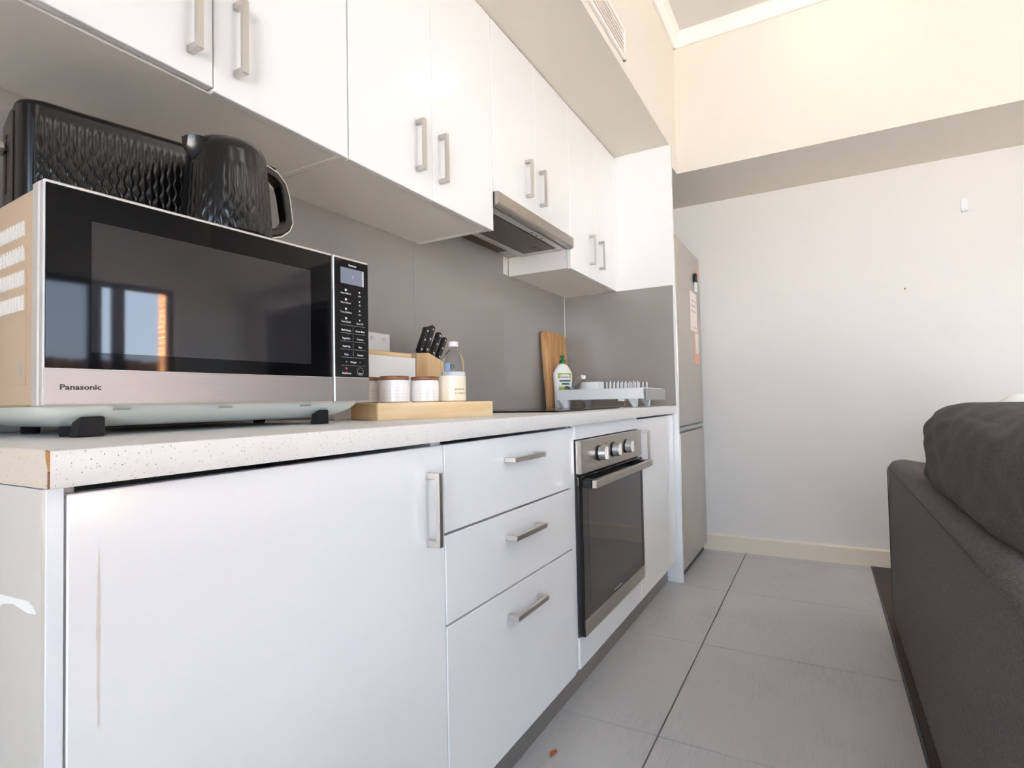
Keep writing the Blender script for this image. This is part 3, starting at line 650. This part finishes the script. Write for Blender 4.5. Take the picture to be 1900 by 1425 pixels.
for j in range(NZ+1):
    z = 0.012+(THT-0.024)*j/NZ; row = []
    for i, (x, y) in enumerate(path):
        # normal
        x0, y0 = path[i-1]; x1, y1 = path[(i+1) % n]; tx, ty = x1-x0, y1-y0; l = math.hypot(tx, ty); nx, ny = ty/l, -tx/l
        side = (0.020 < x < TL-0.004) and (y < 0.012 or y > TW-0.012)
        h = relief(arcl[i], z, 0.0105, 0.0030, 0.029, 0.0017, THT-0.026, 0.10) if side else 0.0
        row.append(b.verts.new((x+nx*h, y+ny*h, z)))
    rows.append(row)
for j in range(NZ):
    for i in range(n): b.faces.new((rows[j][i], rows[j][(i+1) % n], rows[j+1][(i+1) % n], rows[j+1][i]))
# rounded top
prev = rows[-1]
for (ins, z) in ((0.003, THT-0.006), (0.010, THT-0.001), (0.02, THT)):
    cur = []
    for (x, y) in path:
        sx = (TL/2-ins)/(TL/2); sy = (TW/2-ins)/(TW/2); cur.append(b.verts.new((TL/2+(x-TL/2)*sx, TW/2+(y-TW/2)*sy, z)))
    for i in range(n): b.faces.new((prev[i], prev[(i+1) % n], cur[(i+1) % n], cur[i]))
    prev = cur
b.faces.new(prev); b.faces.new(rows[0][::-1])
lp('toaster_body', b, 'appliance_black', ts, smooth=50)
lp('toaster_base', bx(0.006, TL-0.006, 0.006, TW-0.006, 0.0008, 0.0125, 0.003), 'black', ts)
lp('end_plate', bx(-0.004, 0.0005, 0.026, TW-0.026, 0.014, THT-0.022, 0.0015), 'appliance_grey', ts)
lp('lever_slot', bx(-0.0055, -0.0041, TW/2-0.006, TW/2+0.006, 0.05, 0.145), 'black', ts)
lp('lever', bx(-0.022, -0.0042, TW/2-0.017, TW/2+0.017, 0.115, 0.130, 0.004), 'chrome', ts)
for y in (0.035, 0.08): lp('bread_slot', bx(0.03, TL-0.03, y, y+0.022, THT-0.0005, THT+0.0012), 'black', ts)
# kettle
kt = thing('kettle', 'black textured electric kettle on top of the microwave', 'kettle', (0.622, 0.932, 1.2352), math.radians(2))
b = B(); NU = 300; NZ = 80; rows = []
def krad(z): 
    t_ = (z-0.016)/0.135; return 0.0725-0.0075*max(0, t_)**1.3
for j in range(NZ+1):
    z = 0.0062+0.1448*j/NZ; R0 = krad(z); row = []
    for i in range(NU):
        a = 2*PI*i/NU
        h = relief(a*0.0712, z, 2*PI*0.0712/42, 0.0030, 0.030, 0.0016, 0.126, 0.09)
        row.append(b.verts.new(((R0+h)*math.cos(a), (R0+h)*math.sin(a), z)))
    rows.append(row)
for (r, z) in ((0.0635, 0.157), (0.059, 0.166), (0.050, 0.173), (0.036, 0.178), (0.018, 0.1805)):
    rows.append([b.verts.new((r*math.cos(2*PI*i/NU), r*math.sin(2*PI*i/NU), z)) for i in range(NU)])
for p, q in zip(rows, rows[1:]):
    for i in range(NU): b.faces.new((p[i], p[(i+1) % NU], q[(i+1) % NU], q[i]))
b.faces.new(rows[-1]); b.faces.new(rows[0][::-1])
lp('kettle_body', b, 'appliance_black', kt, smooth=50)
lp('power_base', lathe(B(), [(0.066, 0.0008), (0.068, 0.002), (0.068, 0.0055), (0.066, 0.006)], 0, 0, 48), 'black', kt, smooth=40)
b = B()
sp = [(-0.050, 0.0), (-0.062, 0.0), (-0.076, 0.0)]
rr = []
for (x, hw, z0, z1) in ((-0.050, 0.030, 0.112, 0.160), (-0.064, 0.024, 0.122, 0.162), (-0.074, 0.016, 0.132, 0.163), (-0.080, 0.009, 0.141, 0.162)):
    rr.append([b.verts.new(c_) for c_ in ((x, -hw, z1), (x, -hw*0.7, (z0+z1)/2-0.004), (x, 0, z0), (x, hw*0.7, (z0+z1)/2-0.004), (x, hw, z1))])
for p, q in zip(rr, rr[1:]):
    for i in range(5): b.faces.new((p[i], p[(i+1) % 5], q[(i+1) % 5], q[i]))
b.faces.new(rr[0]); b.faces.new(rr[-1])
lp('spout', b, 'appliance_black', kt, smooth=30)
hp = [(0.050, 0, 0.152), (0.075, 0, 0.157), (0.098, 0, 0.152), (0.113, 0, 0.140), (0.120, 0, 0.120), (0.125, 0, 0.09), (0.128, 0, 0.07), (0.122, 0, 0.058), (0.105, 0, 0.044), (0.066, 0, 0.030)]
def band(pts, wd, th, name, m):
    bb = B(); rg = []
    for i, p in enumerate(pts):
        a = Vector(pts[max(0, i-1)]); c = Vector(pts[min(len(pts)-1, i+1)]); dd = (c-a).normalized(); nn = Vector((dd.z, 0, -dd.x)); p = Vector(p)
        rg.append([bb.verts.new(p+nn*sx*th/2+Vector((0, sy*wd/2, 0))) for sx, sy in ((-1, -0.8), (-1, 0.8), (-0.6, 1), (0.6, 1), (1, 0.8), (1, -0.8), (0.6, -1), (-0.6, -1))])
    for p, q in zip(rg, rg[1:]):
        for i in range(8): bb.faces.new((p[i], p[(i+1) % 8], q[(i+1) % 8], q[i]))
    bb.faces.new(rg[0]); bb.faces.new(rg[-1]); return lp(name, bb, m, kt, smooth=30)
band(hp, 0.024, 0.015, 'handle', 'appliance_black')
hp2 = []
for i, p in enumerate(hp):
    a = Vector(hp[max(0, i-1)]); c = Vector(hp[min(len(hp)-1, i+1)]); dd = (c-a).normalized(); hp2.append(tuple(Vector(p)-Vector((dd.z, 0, -dd.x))*0.0098 if False else Vector(p)+Vector((-dd.z, 0, dd.x))*0.0098))
band(hp2[1:], 0.020, 0.004, 'handle_trim', 'nickel')
lp('lid_button', bx(0.078, 0.1, -0.008, 0.008, 0.166, 0.171, 0.002), 'black', kt)

# ------------------------------------------------------------------ things on the bench
BA = math.atan2(-0.38, 0.925)
e1 = Vector((math.cos(BA), math.sin(BA), 0)); e2 = Vector((-math.sin(BA), math.cos(BA), 0)); BO = Vector((0.95, 0.88, 0))
def bpnt(s, t): return BO+e1*s+e2*t
tb = thing('serving_board', 'thick pale bamboo board holding canisters and a candle', 'board', (0.95, 0.88, 0.8972), BA)
lp('board_slab', bx(0, 0.325, 0.003, 0.157, 0.0, 0.040, 0.002, 2), 'bamboo', tb, smooth=40)
lp('end_cap', bx(-0.0015, 0.0, 0.006, 0.154, 0.003, 0.037), 'block_wood', tb)
ZB = 0.9373
def canister(p, label, r=0.0365):
    c = thing('canister', label, 'canister', (p.x, p.y, ZB), group='white canisters on the bamboo board')
    lp('jar', lathe(B(), [(r-0.004, 0.0003), (r, 0.003), (r, 0.050), (r-0.002, 0.0545), (r-0.006, 0.055)], 0, 0, 40), 'ceramic', c, smooth=40)
    lp('lid', lathe(B(), [(r-0.002, 0.0555), (r, 0.057), (r, 0.0625), (r-0.002, 0.064), (0, 0.064)], 0, 0, 40), 'lid_wood', c, smooth=40, label='dark wooden lid')
    b = B()
    for row in range(3):
        for k in range(26):
            if (k*7+row*3) % 5 == 0: continue
            a = PI*0.9+k*0.085; z = 0.012+row*0.008
            q = [(math.cos(a+da)*(r+0.0003), math.sin(a+da)*(r+0.0003)) for da in (0, 0.04)]
            f = b.faces.new([b.verts.new((q[0][0], q[0][1], z)), b.verts.new((q[1][0], q[1][1], z)), b.verts.new((q[1][0], q[1][1], z+0.0018)), b.verts.new((q[0][0], q[0][1], z+0.0018))])
    lp('dash_pattern', b, 'dash', c)['kind'] = 'stuff'
    return c
canister(Vector((1.014, 0.985, 0)), 'white canister half hidden behind the right side of the microwave')
canister(Vector((1.038, 0.909, 0)), 'white ceramic canister with wooden lid next to the microwave')
canister(Vector((1.116, 0.877, 0)), 'white ceramic canister with wooden lid next to the candle', 0.0355)
cn = thing('candle', 'cream glass candle jar with small print on the bamboo board', 'candle', (1.192, 0.846, ZB))
lp('candle_jar', lathe(B(), [(0.033, 0.0003), (0.036, 0.003), (0.036, 0.067), (0.034, 0.068), (0.033, 0.066), (0.033, 0.052), (0, 0.052)], 0, 0, 40), 'candle', cn, smooth=40)
lp('wick', tube(B(), [(0, 0, 0.051), (0, 0.001, 0.062)], 0.0008, 6), 'black', cn)
b = B()
for row, (n0, z) in enumerate(((8, 0.030), (9, 0.0195))):
    for k in range(n0):
        a = math.radians(222+30-(9-n0)*1.5+ (k-4)*6.2); hgt = 0.004 if (k*3+row) % 4 else 0.0030
        if row == 1 and k in (1, 7): continue
        q = [(math.cos(a+da)*0.0363, math.sin(a+da)*0.0363) for da in (0, 0.07)]
        b.faces.new([b.verts.new((q[0][0], q[0][1], z)), b.verts.new((q[1][0], q[1][1], z)), b.verts.new((q[1][0], q[1][1], z+hgt)), b.verts.new((q[0][0], q[0][1], z+hgt))])
lp('candle_print', b, 'print_brown', cn)['kind'] = 'stuff'
# bread box
bb_ = thing('storage_box', 'white box with bamboo lid behind the canisters', 'box', (1.14, 1.09, 0.8972))
part('box_body', bx(0.985, 1.302, 1.055, 1.12, 0.8974, 1.070, 0.004, 2), 'plastic_white', bb_, smooth=40)
part('box_lid', bx(0.990, 1.288, 1.058, 1.117, 1.0703, 1.082, 0.002), 'bamboo', bb_)
# outlet
ou = thing('power_outlet', 'white power outlet on the grey splashback above the storage box', 'outlet', (1.355, YS, 1.09))
part('outlet_plate', bx(1.297, 1.413, YS-0.008, YS-0.0002, 1.092, 1.166, 0.002, 2), 'plastic_white', ou, smooth=40)
for x in (1.322, 1.378): part('rocker_switch', bx(x, x+0.01, YS-0.0105, YS-0.0082, 1.142, 1.154, 0.0008), 'dash', ou)
# knife block
kb = thing('knife_block', 'pale timber knife block full of black handled knives', 'knife block', (1.44, 1.18, 0.8972))
part('block', prism(B(), [(1.385, 0.8974), (1.492, 0.8974), (1.540, 1.076), (1.462, 1.100), (1.398, 1.096)], 'y', 1.128, 1.232, 0.0015), 'block_wood', kb)
def knife(x, y, z, dx, dz, L, label, wd=0.0105):
    k = thing('kitchen_knife', label, 'knife', (x, y, z), group='knives in the block')
    d = Vector((dx, 0, dz)).normalized(); n_ = Vector((d.z, 0, -d.x)); b = B()
    prof = [(0, -wd*0.8), (L*0.3, -wd*0.95), (L*0.7, -wd*0.85), (L*0.93, -wd*1.05), (L, -wd*0.5), (L, wd*0.5), (L*0.95, wd), (L*0.6, wd*0.9), (L*0.25, wd*1.0), (0, wd*0.8)]
    prism(b, [((d*a+n_*c).x, (d*a+n_*c).z) for a, c in prof], 'y', -0.008, 0.008, 0.002)
    lp('knife_handle', b, 'black', k)
    for t_ in (0.12, 0.5, 0.86):
        p = d*(L*t_); lp('rivet', disc_y(B(), p.x, p.z, 0.0034, -0.0092, -0.0078, 12), 'rivet', k)
knife(1.434, 1.150, 1.1015, 0.046, 0.086, 0.098, 'black handled knife leftmost in the block', 0.012)
knife(1.466, 1.150, 1.102, 0.043, 0.095, 0.104, 'tallest black handled knife in the middle of the block', 0.012)
knife(1.478, 1.185, 1.098, 0.046, 0.090, 0.098, 'black handled knife at the back of the block')
knife(1.498, 1.150, 1.094, 0.051, 0.085, 0.097, 'black handled knife second from the right in the block', 0.010)
knife(1.531, 1.150, 1.084, 0.049, 0.080, 0.092, 'short black handled knife rightmost in the block beside the bottle', 0.010)
# water bottle
wb = thing('water_bottle', 'clear plastic water bottle with white cap behind the candle', 'bottle', (1.425, 1.005, 0.8972))
prof = [(0.028, 0.0005), (0.033, 0.006), (0.034, 0.02), (0.034, 0.15), (0.0335, 0.165), (0.028, 0.185), (0.019, 0.198), (0.0125, 0.205), (0.0125, 0.212)]
lp('bottle_body', lathe(B(), prof, 0, 0, 36), 'pet', wb, smooth=50)
lp('cap', lathe(B(), [(0.0148, 0.2125), (0.0150, 0.2135), (0.0150, 0.226), (0.0135, 0.228), (0, 0.228)], 0, 0, 24), 'plastic_white', wb, smooth=40)
lp('label_band', lathe(B(), [(0.0343, 0.085), (0.0345, 0.086), (0.0345, 0.132), (0.0343, 0.133)], 0, 0, 36, cap=False), 'label_white', wb, smooth=40)
lp('label_stripe', lathe(B(), [(0.0347, 0.112), (0.0347, 0.120)], 0, 0, 36, cap=False), 'label_blue', wb, smooth=40)
b = B()
def patch(bm, r, a0, a1, z0, z1, n_=6):
    vs0 = [bm.verts.new((r*math.cos(math.radians(a0+(a1-a0)*i/n_)), r*math.sin(math.radians(a0+(a1-a0)*i/n_)), z0)) for i in range(n_+1)]
    vs1 = [bm.verts.new((r*math.cos(math.radians(a0+(a1-a0)*i/n_)), r*math.sin(math.radians(a0+(a1-a0)*i/n_)), z1)) for i in range(n_+1)]
    for i in range(n_): bm.faces.new((vs0[i], vs0[i+1], vs1[i+1], vs1[i]))
patch(b, 0.0346, 165, 196, 0.135, 0.160); lp('label_patch', b, 'label_blue', wb, smooth=40)
b = B()
for i in range(20):
    a0 = 2*PI*i/20; a1 = 2*PI*(i+1)/20
    def pp(a, r):
        th = math.radians(208)+r*math.cos(a)/0.0345; return (0.0347*math.cos(th), 0.0347*math.sin(th), 0.148+r*math.sin(a))
    b.faces.new([b.verts.new(pp(a0, 0.006)), b.verts.new(pp(a1, 0.006)), b.verts.new(pp(a1, 0.0042)), b.verts.new(pp(a0, 0.0042))])
lp('ring_emblem', b, 'print_black', wb)
# chopping board leaning on splashback
cb = thing('chopping_board', 'wooden chopping board leaning upright against the splashback', 'board', (2.69, 1.22, 0.8972))
b = B(); prism(b, [(x, z) for x, z in ((2.545, 0.0), (2.835, 0.0), (2.835, 0.385), (2.822, 0.398), (2.570, 0.398), (2.545, 0.380))], 'y', 0, 0.018, 0.004, 2)
bmesh.ops.rotate(b, verts=b.verts, cent=(0, 0, 0), matrix=Matrix.Rotation(-math.radians(4.0), 3, 'X'))
for v in b.verts: v.co.y += 1.211; v.co.z += 0.8988
part('board_slab', b, 'board_wood', cb, smooth=40)
# dish soap
ds = thing('dish_soap', 'white dishwashing liquid bottle with green cap by the dish rack', 'bottle', (2.635, 1.172, 0.8972))
def ovl(bm, prof, k=0.45, seg=32, mi=0):
    lathe(bm, prof, 0, 0, seg, mi)
    for v in bm.verts: v.co.y *= k
    return bm
b = ovl(B(), [(0.046, 0.0004), (0.051, 0.006), (0.054, 0.08), (0.060, 0.165), (0.058, 0.180), (0.040, 0.207), (0.026, 0.222), (0.015, 0.2265), (0.013, 0.228)])
rotd = -math.radians(28)
def spin(b_, a): bmesh.ops.rotate(b_, verts=b_.verts, cent=(0, 0, 0), matrix=Matrix.Rotation(a, 3, 'Z')); return b_
lp('bottle_body', spin(b, rotd), 'plastic_white', ds, smooth=50)
lp('cap', lathe(B(), [(0.0165, 0.2285), (0.0165, 0.238), (0.0145, 0.246), (0.007, 0.250), (0.0065, 0.257), (0.012, 0.260), (0.0125, 0.267), (0.007, 0.272), (0, 0.2725)], 0, 0, 24), 'green_cap', ds, smooth=50, label='green push-pull cap')
def oval_patch(a0, a1, z0, z1, off, m, name):
    b_ = B(); n_ = 10; rr_ = lambda z: 0.054+(z-0.08)*0.07+off
    for i in range(n_):
        A0 = math.radians(a0+(a1-a0)*i/n_); A1 = math.radians(a0+(a1-a0)*(i+1)/n_)
        b_.faces.new([b_.verts.new((rr_(z)*math.cos(A), (rr_(z)*0.45+off*0.5)*math.sin(A), z)) for A, z in ((A0, z0), (A1, z0), (A1, z1), (A0, z1))])
    return lp(name, spin(b_, rotd), m, ds)
oval_patch(222, 308, 0.150, 0.178, 0.0012, 'label_green', 'label_top')
oval_patch(238, 292, 0.140, 0.170, 0.0016, 'label_white', 'label_centre')
oval_patch(230, 300, 0.134, 0.1415, 0.0022, 'print_green', 'label_lettering')
oval_patch(244, 292, 0.118, 0.126, 0.0022, 'print_green', 'label_lettering')
oval_patch(240, 288, 0.155, 0.159, 0.0022, 'print_red', 'label_swirl')
oval_patch(225, 262, 0.080, 0.108, 0.0014, 'label_green', 'label_leaf')
# dish rack: long side across the bench, tray raised on feet
RX0, RX1, RY0, RY1 = 2.445, 2.775, 0.700, 1.120
dk = thing('dish_rack', 'white plastic dish rack with grey drip tray beside the tall panel', 'dish rack', (2.61, 0.91, 0.8972))
b = B(); T0, T1 = 0.936, 0.984
box(b, RX0, RX0+0.006, RY0, RY1, T0, T1, 0.001); box(b, RX1-0.006, RX1, RY0, RY1, T0, T1, 0.001); box(b, RX0+0.006, RX1-0.006, RY1-0.006, RY1, T0, T1, 0.001); box(b, RX0+0.006, RX1-0.006, RY0, RY0+0.006, T0, T1, 0.001); box(b, RX0+0.006, RX1-0.006, RY0+0.006, RY1-0.006, T0, T0+0.004)
tr = part('rack_tray', b, 'plastic_white', dk)
b = B(); box(b, RX0-0.006, RX0, RY0-0.004, RY1+0.004, T1-0.004, T1+0.001, 0.001); box(b, RX1, RX1+0.006, RY0-0.004, RY1+0.004, T1-0.004, T1+0.001, 0.001); box(b, RX0, RX1, RY0-0.006, RY0, T1-0.004, T1+0.001, 0.001); box(b, RX0, RX1, RY1, RY1+0.006, T1-0.004, T1+0.001, 0.001)
part('rack_rim', b, 'plastic_white', tr)
part('drip_tray', bx(RX0+0.012, RX1+0.004, RY0-0.018, RY0-0.0065, T0-0.008, T1-0.002, 0.003), 'plastic_grey', dk)
for x, y in ((RX0+0.002, RY1-0.05), (RX1-0.04, RY1-0.05), (RX0+0.06, RY0+0.05), (RX1-0.06, RY0+0.05)):
    part('leg', prism(B(), [(y, 0.8976), (y+0.014, 0.8976), (y+0.04, T0), (y-0.004, T0)], 'x', x, x+0.028, 0.001), 'plastic_white', dk)
part('spout_tab', bx(RX0+0.001, RX0+0.04, 0.79, 0.815, T0-0.010, T0-0.0005, 0.001), 'plastic_white', dk)
for k in range(11):
    y = 0.735+k*0.0185
    part('prong', bx(RX0+0.05, RX0+0.058, y, y+0.0055, T0+0.0045, 1.018+0.002*(k % 2), 0.002), 'plastic_white', dk)
for k in range(11):
    y = 0.735+k*0.0185
    part('prong', bx(RX0+0.20, RX0+0.208, y, y+0.0055, T0+0.0045, 1.016, 0.002), 'plastic_white', dk)
bw = solo('plastic_tub', lathe(B(), [(0.070, 0.0), (0.070, 0.006), (0.066, 0.008), (0.052, 0.078), (0.048, 0.081), (0, 0.081)], 0, 0, 36), 'plastic_white', 'white tub upside down in the dish rack', 'tub', base=(2.560, 0.985, 0.9405), local=True, smooth=40)
b = B(); tube(b, [(0, 0, 0), (0.0, -0.018, 0.03), (0.0, -0.040, 0.072), (0.0, -0.062, 0.094), (0, -0.078, 0.100)], [0.006, 0.006, 0.007, 0.009, 0.011], 10); 
ut = thing('steel_utensil', 'chrome utensil leaning in the dish rack beside the soap bottle', 'utensil', (2.462, 1.068, 0.944))
lp('utensil_handle', b, 'chrome', ut, smooth=50)
b = B(); tube(b, [(0, -0.076, 0.093), (0, -0.080, 0.108)], 0.012, 12); lp('utensil_tip', b, 'plastic_white', ut, smooth=50)
b = B(); lathe(b, [(0.001, 0.0), (0.02, 0.002), (0.034, 0.012), (0.040, 0.028), (0.0405, 0.036), (0.039, 0.036), (0.032, 0.012), (0.001, 0.004)], 0, 0, 28)
bmesh.ops.rotate(b, verts=b.verts, cent=(0, 0, 0.018), matrix=Matrix.Rotation(math.radians(40), 3, 'X'))
solo('steel_bowl', b, 'chrome', 'small chrome bowl tipped against the near end of the dish rack', 'bowl', base=(2.500, 1.075, 0.948), local=True, smooth=50)

# ------------------------------------------------------------------ sofa
sf = thing('sofa', 'charcoal fabric sofa with its back to the kitchen', 'sofa', (1.6, -0.65, 0))
SX0, SX1, SY = 0.35, 2.72, -0.218
b = B(); prism(b, [(SY, 0.035), (SY-0.17, 0.035), (SY-0.17, 0.640), (SY-0.155, 0.655), (SY-0.055, 0.672), (SY-0.020, 0.664), (SY-0.003, 0.640)], 'x', SX0, SX1, 0.010, 3)
part('back_frame', b, 'sofa', sf, smooth=50)
# slightly raised rolled seam along the top and far edge
part('back_seam', tube(B(), [(SX0+0.01, SY-0.0015, 0.640), (SX1-0.02, SY-0.0015, 0.640)], 0.0018, 6), 'cushion', sf)
part('end_seam', tube(B(), [(SX1-0.0105, SY-0.0005, 0.05), (SX1-0.0105, SY-0.0005, 0.632)], 0.0018, 6), 'cushion', sf)
part('seat_base', bx(SX0+0.02, SX1-0.02, -1.10, SY-0.172, 0.06, 0.26, 0.02, 2), 'sofa', sf, smooth=40)
part('arm', bx(SX1-0.20, SX1-0.002, -1.10, SY-0.172, 0.262, 0.58, 0.03, 3), 'sofa', sf, smooth=40)
part('arm', bx(SX0+0.002, SX0+0.20, -1.10, SY-0.172, 0.262, 0.58, 0.03, 3), 'sofa', sf, smooth=40)
part('seat_cushion', bx(SX0+0.21, 1.53, -1.09, SY-0.18, 0.262, 0.42, 0.035, 3), 'sofa', sf, smooth=40)
part('seat_cushion', bx(1.54, SX1-0.21, -1.09, SY-0.18, 0.262, 0.42, 0.035, 3), 'sofa', sf, smooth=40)
for x in (SX0+0.08, 2.05):
    part('foot', lathe(B(), [(0.016, 0.0045), (0.022, 0.034), (0.022, 0.0348)], x, SY-0.026, 12), 'foot_wood', sf, smooth=40)
for x in (SX0+0.08, SX1-0.08):
    part('foot', lathe(B(), [(0.016, 0.0045), (0.022, 0.06)], x, -1.0, 12), 'foot_wood', sf, smooth=40)
def pillow(cx, cy, cz, hx, hy, hz, r, seed=1, wr=1.0, over=0.0, N=44):
    """plump rounded-box cushion; the part above z 0.6 slumps forward by `over`"""
    def smst(q): q = min(1, max(0, q)); return q*q*(3-2*q)
    rnd = random.Random(seed); ph = [rnd.uniform(0, 6) for _ in range(8)]
    b = bmesh.new(); bmesh.ops.create_cube(b, size=2.0); bmesh.ops.subdivide_edges(b, edges=b.edges[:], cuts=N, use_grid_fill=True)
    for v in b.verts:
        p = v.co.copy(); P = Vector((p.x*hx, p.y*hy, p.z*hz))
        inn = Vector([max(-(h-r), min(h-r, q)) for q, h in zip(P, (hx, hy, hz))]); d = P-inn
        n_ = d.normalized() if d.length > 1e-6 else Vector((0, 0, 1))
        q = inn+n_*r
        x, z = p.x, p.z
        puff = (1-x*x)*(1-z*z)
        fold = math.sin(11*z-8*x+1.5*math.sin(4*x+ph[0])+ph[1])*0.5+math.sin(19*z+7*x*x*2+ph[2])*0.3+math.sin(26*x+8*z+ph[3])*0.2
        q += n_*(wr*0.0075*fold*(0.35+0.65*(1-abs(x)**4)))
        q.y += math.copysign(0.022*puff, p.y)
        v.co = Vector((cx+q.x, cy+q.y+over*smst((cz+q.z-0.575)/0.12), cz+q.z))
    return b
solo('back_cushion', pillow(1.62, -0.580, 0.663, 0.56, 0.160, 0.237, 0.085, 3, 1.15, 0.150), 'cushion', 'plump charcoal back cushion rising above the sofa back', 'cushion', base=(1.62, -0.5, 0.425), smooth=70)
solo('throw_pillow', pillow(2.60, -0.65, 0.755, 0.085, 0.10, 0.170, 0.06, 5, 0.4, 0.0, 16), 'white_fabric', 'white throw pillow on the sofa arm behind the charcoal cushion', 'pillow', base=(2.60, -0.66, 0.583), smooth=70)

# dry leaf on the tiles near the kickboard
b = B(); vs_ = [b.verts.new(p) for p in ((0, 0, 0.001), (0.012, 0.006, 0.004), (0.026, 0.003, 0.003), (0.036, -0.002, 0.001), (0.024, -0.010, 0.003), (0.010, -0.008, 0.005))]
b.faces.new(vs_); r_ = bmesh.ops.extrude_face_region(b, geom=b.faces[:])
for v in [g for g in r_['geom'] if isinstance(g, bmesh.types.BMVert)]: v.co.z += 0.0012
solo('dry_leaf', b, 'leaf', 'small dry orange leaf on the tiles by the kickboard', 'leaf', base=(1.335, 0.655, 0.0), local=True)
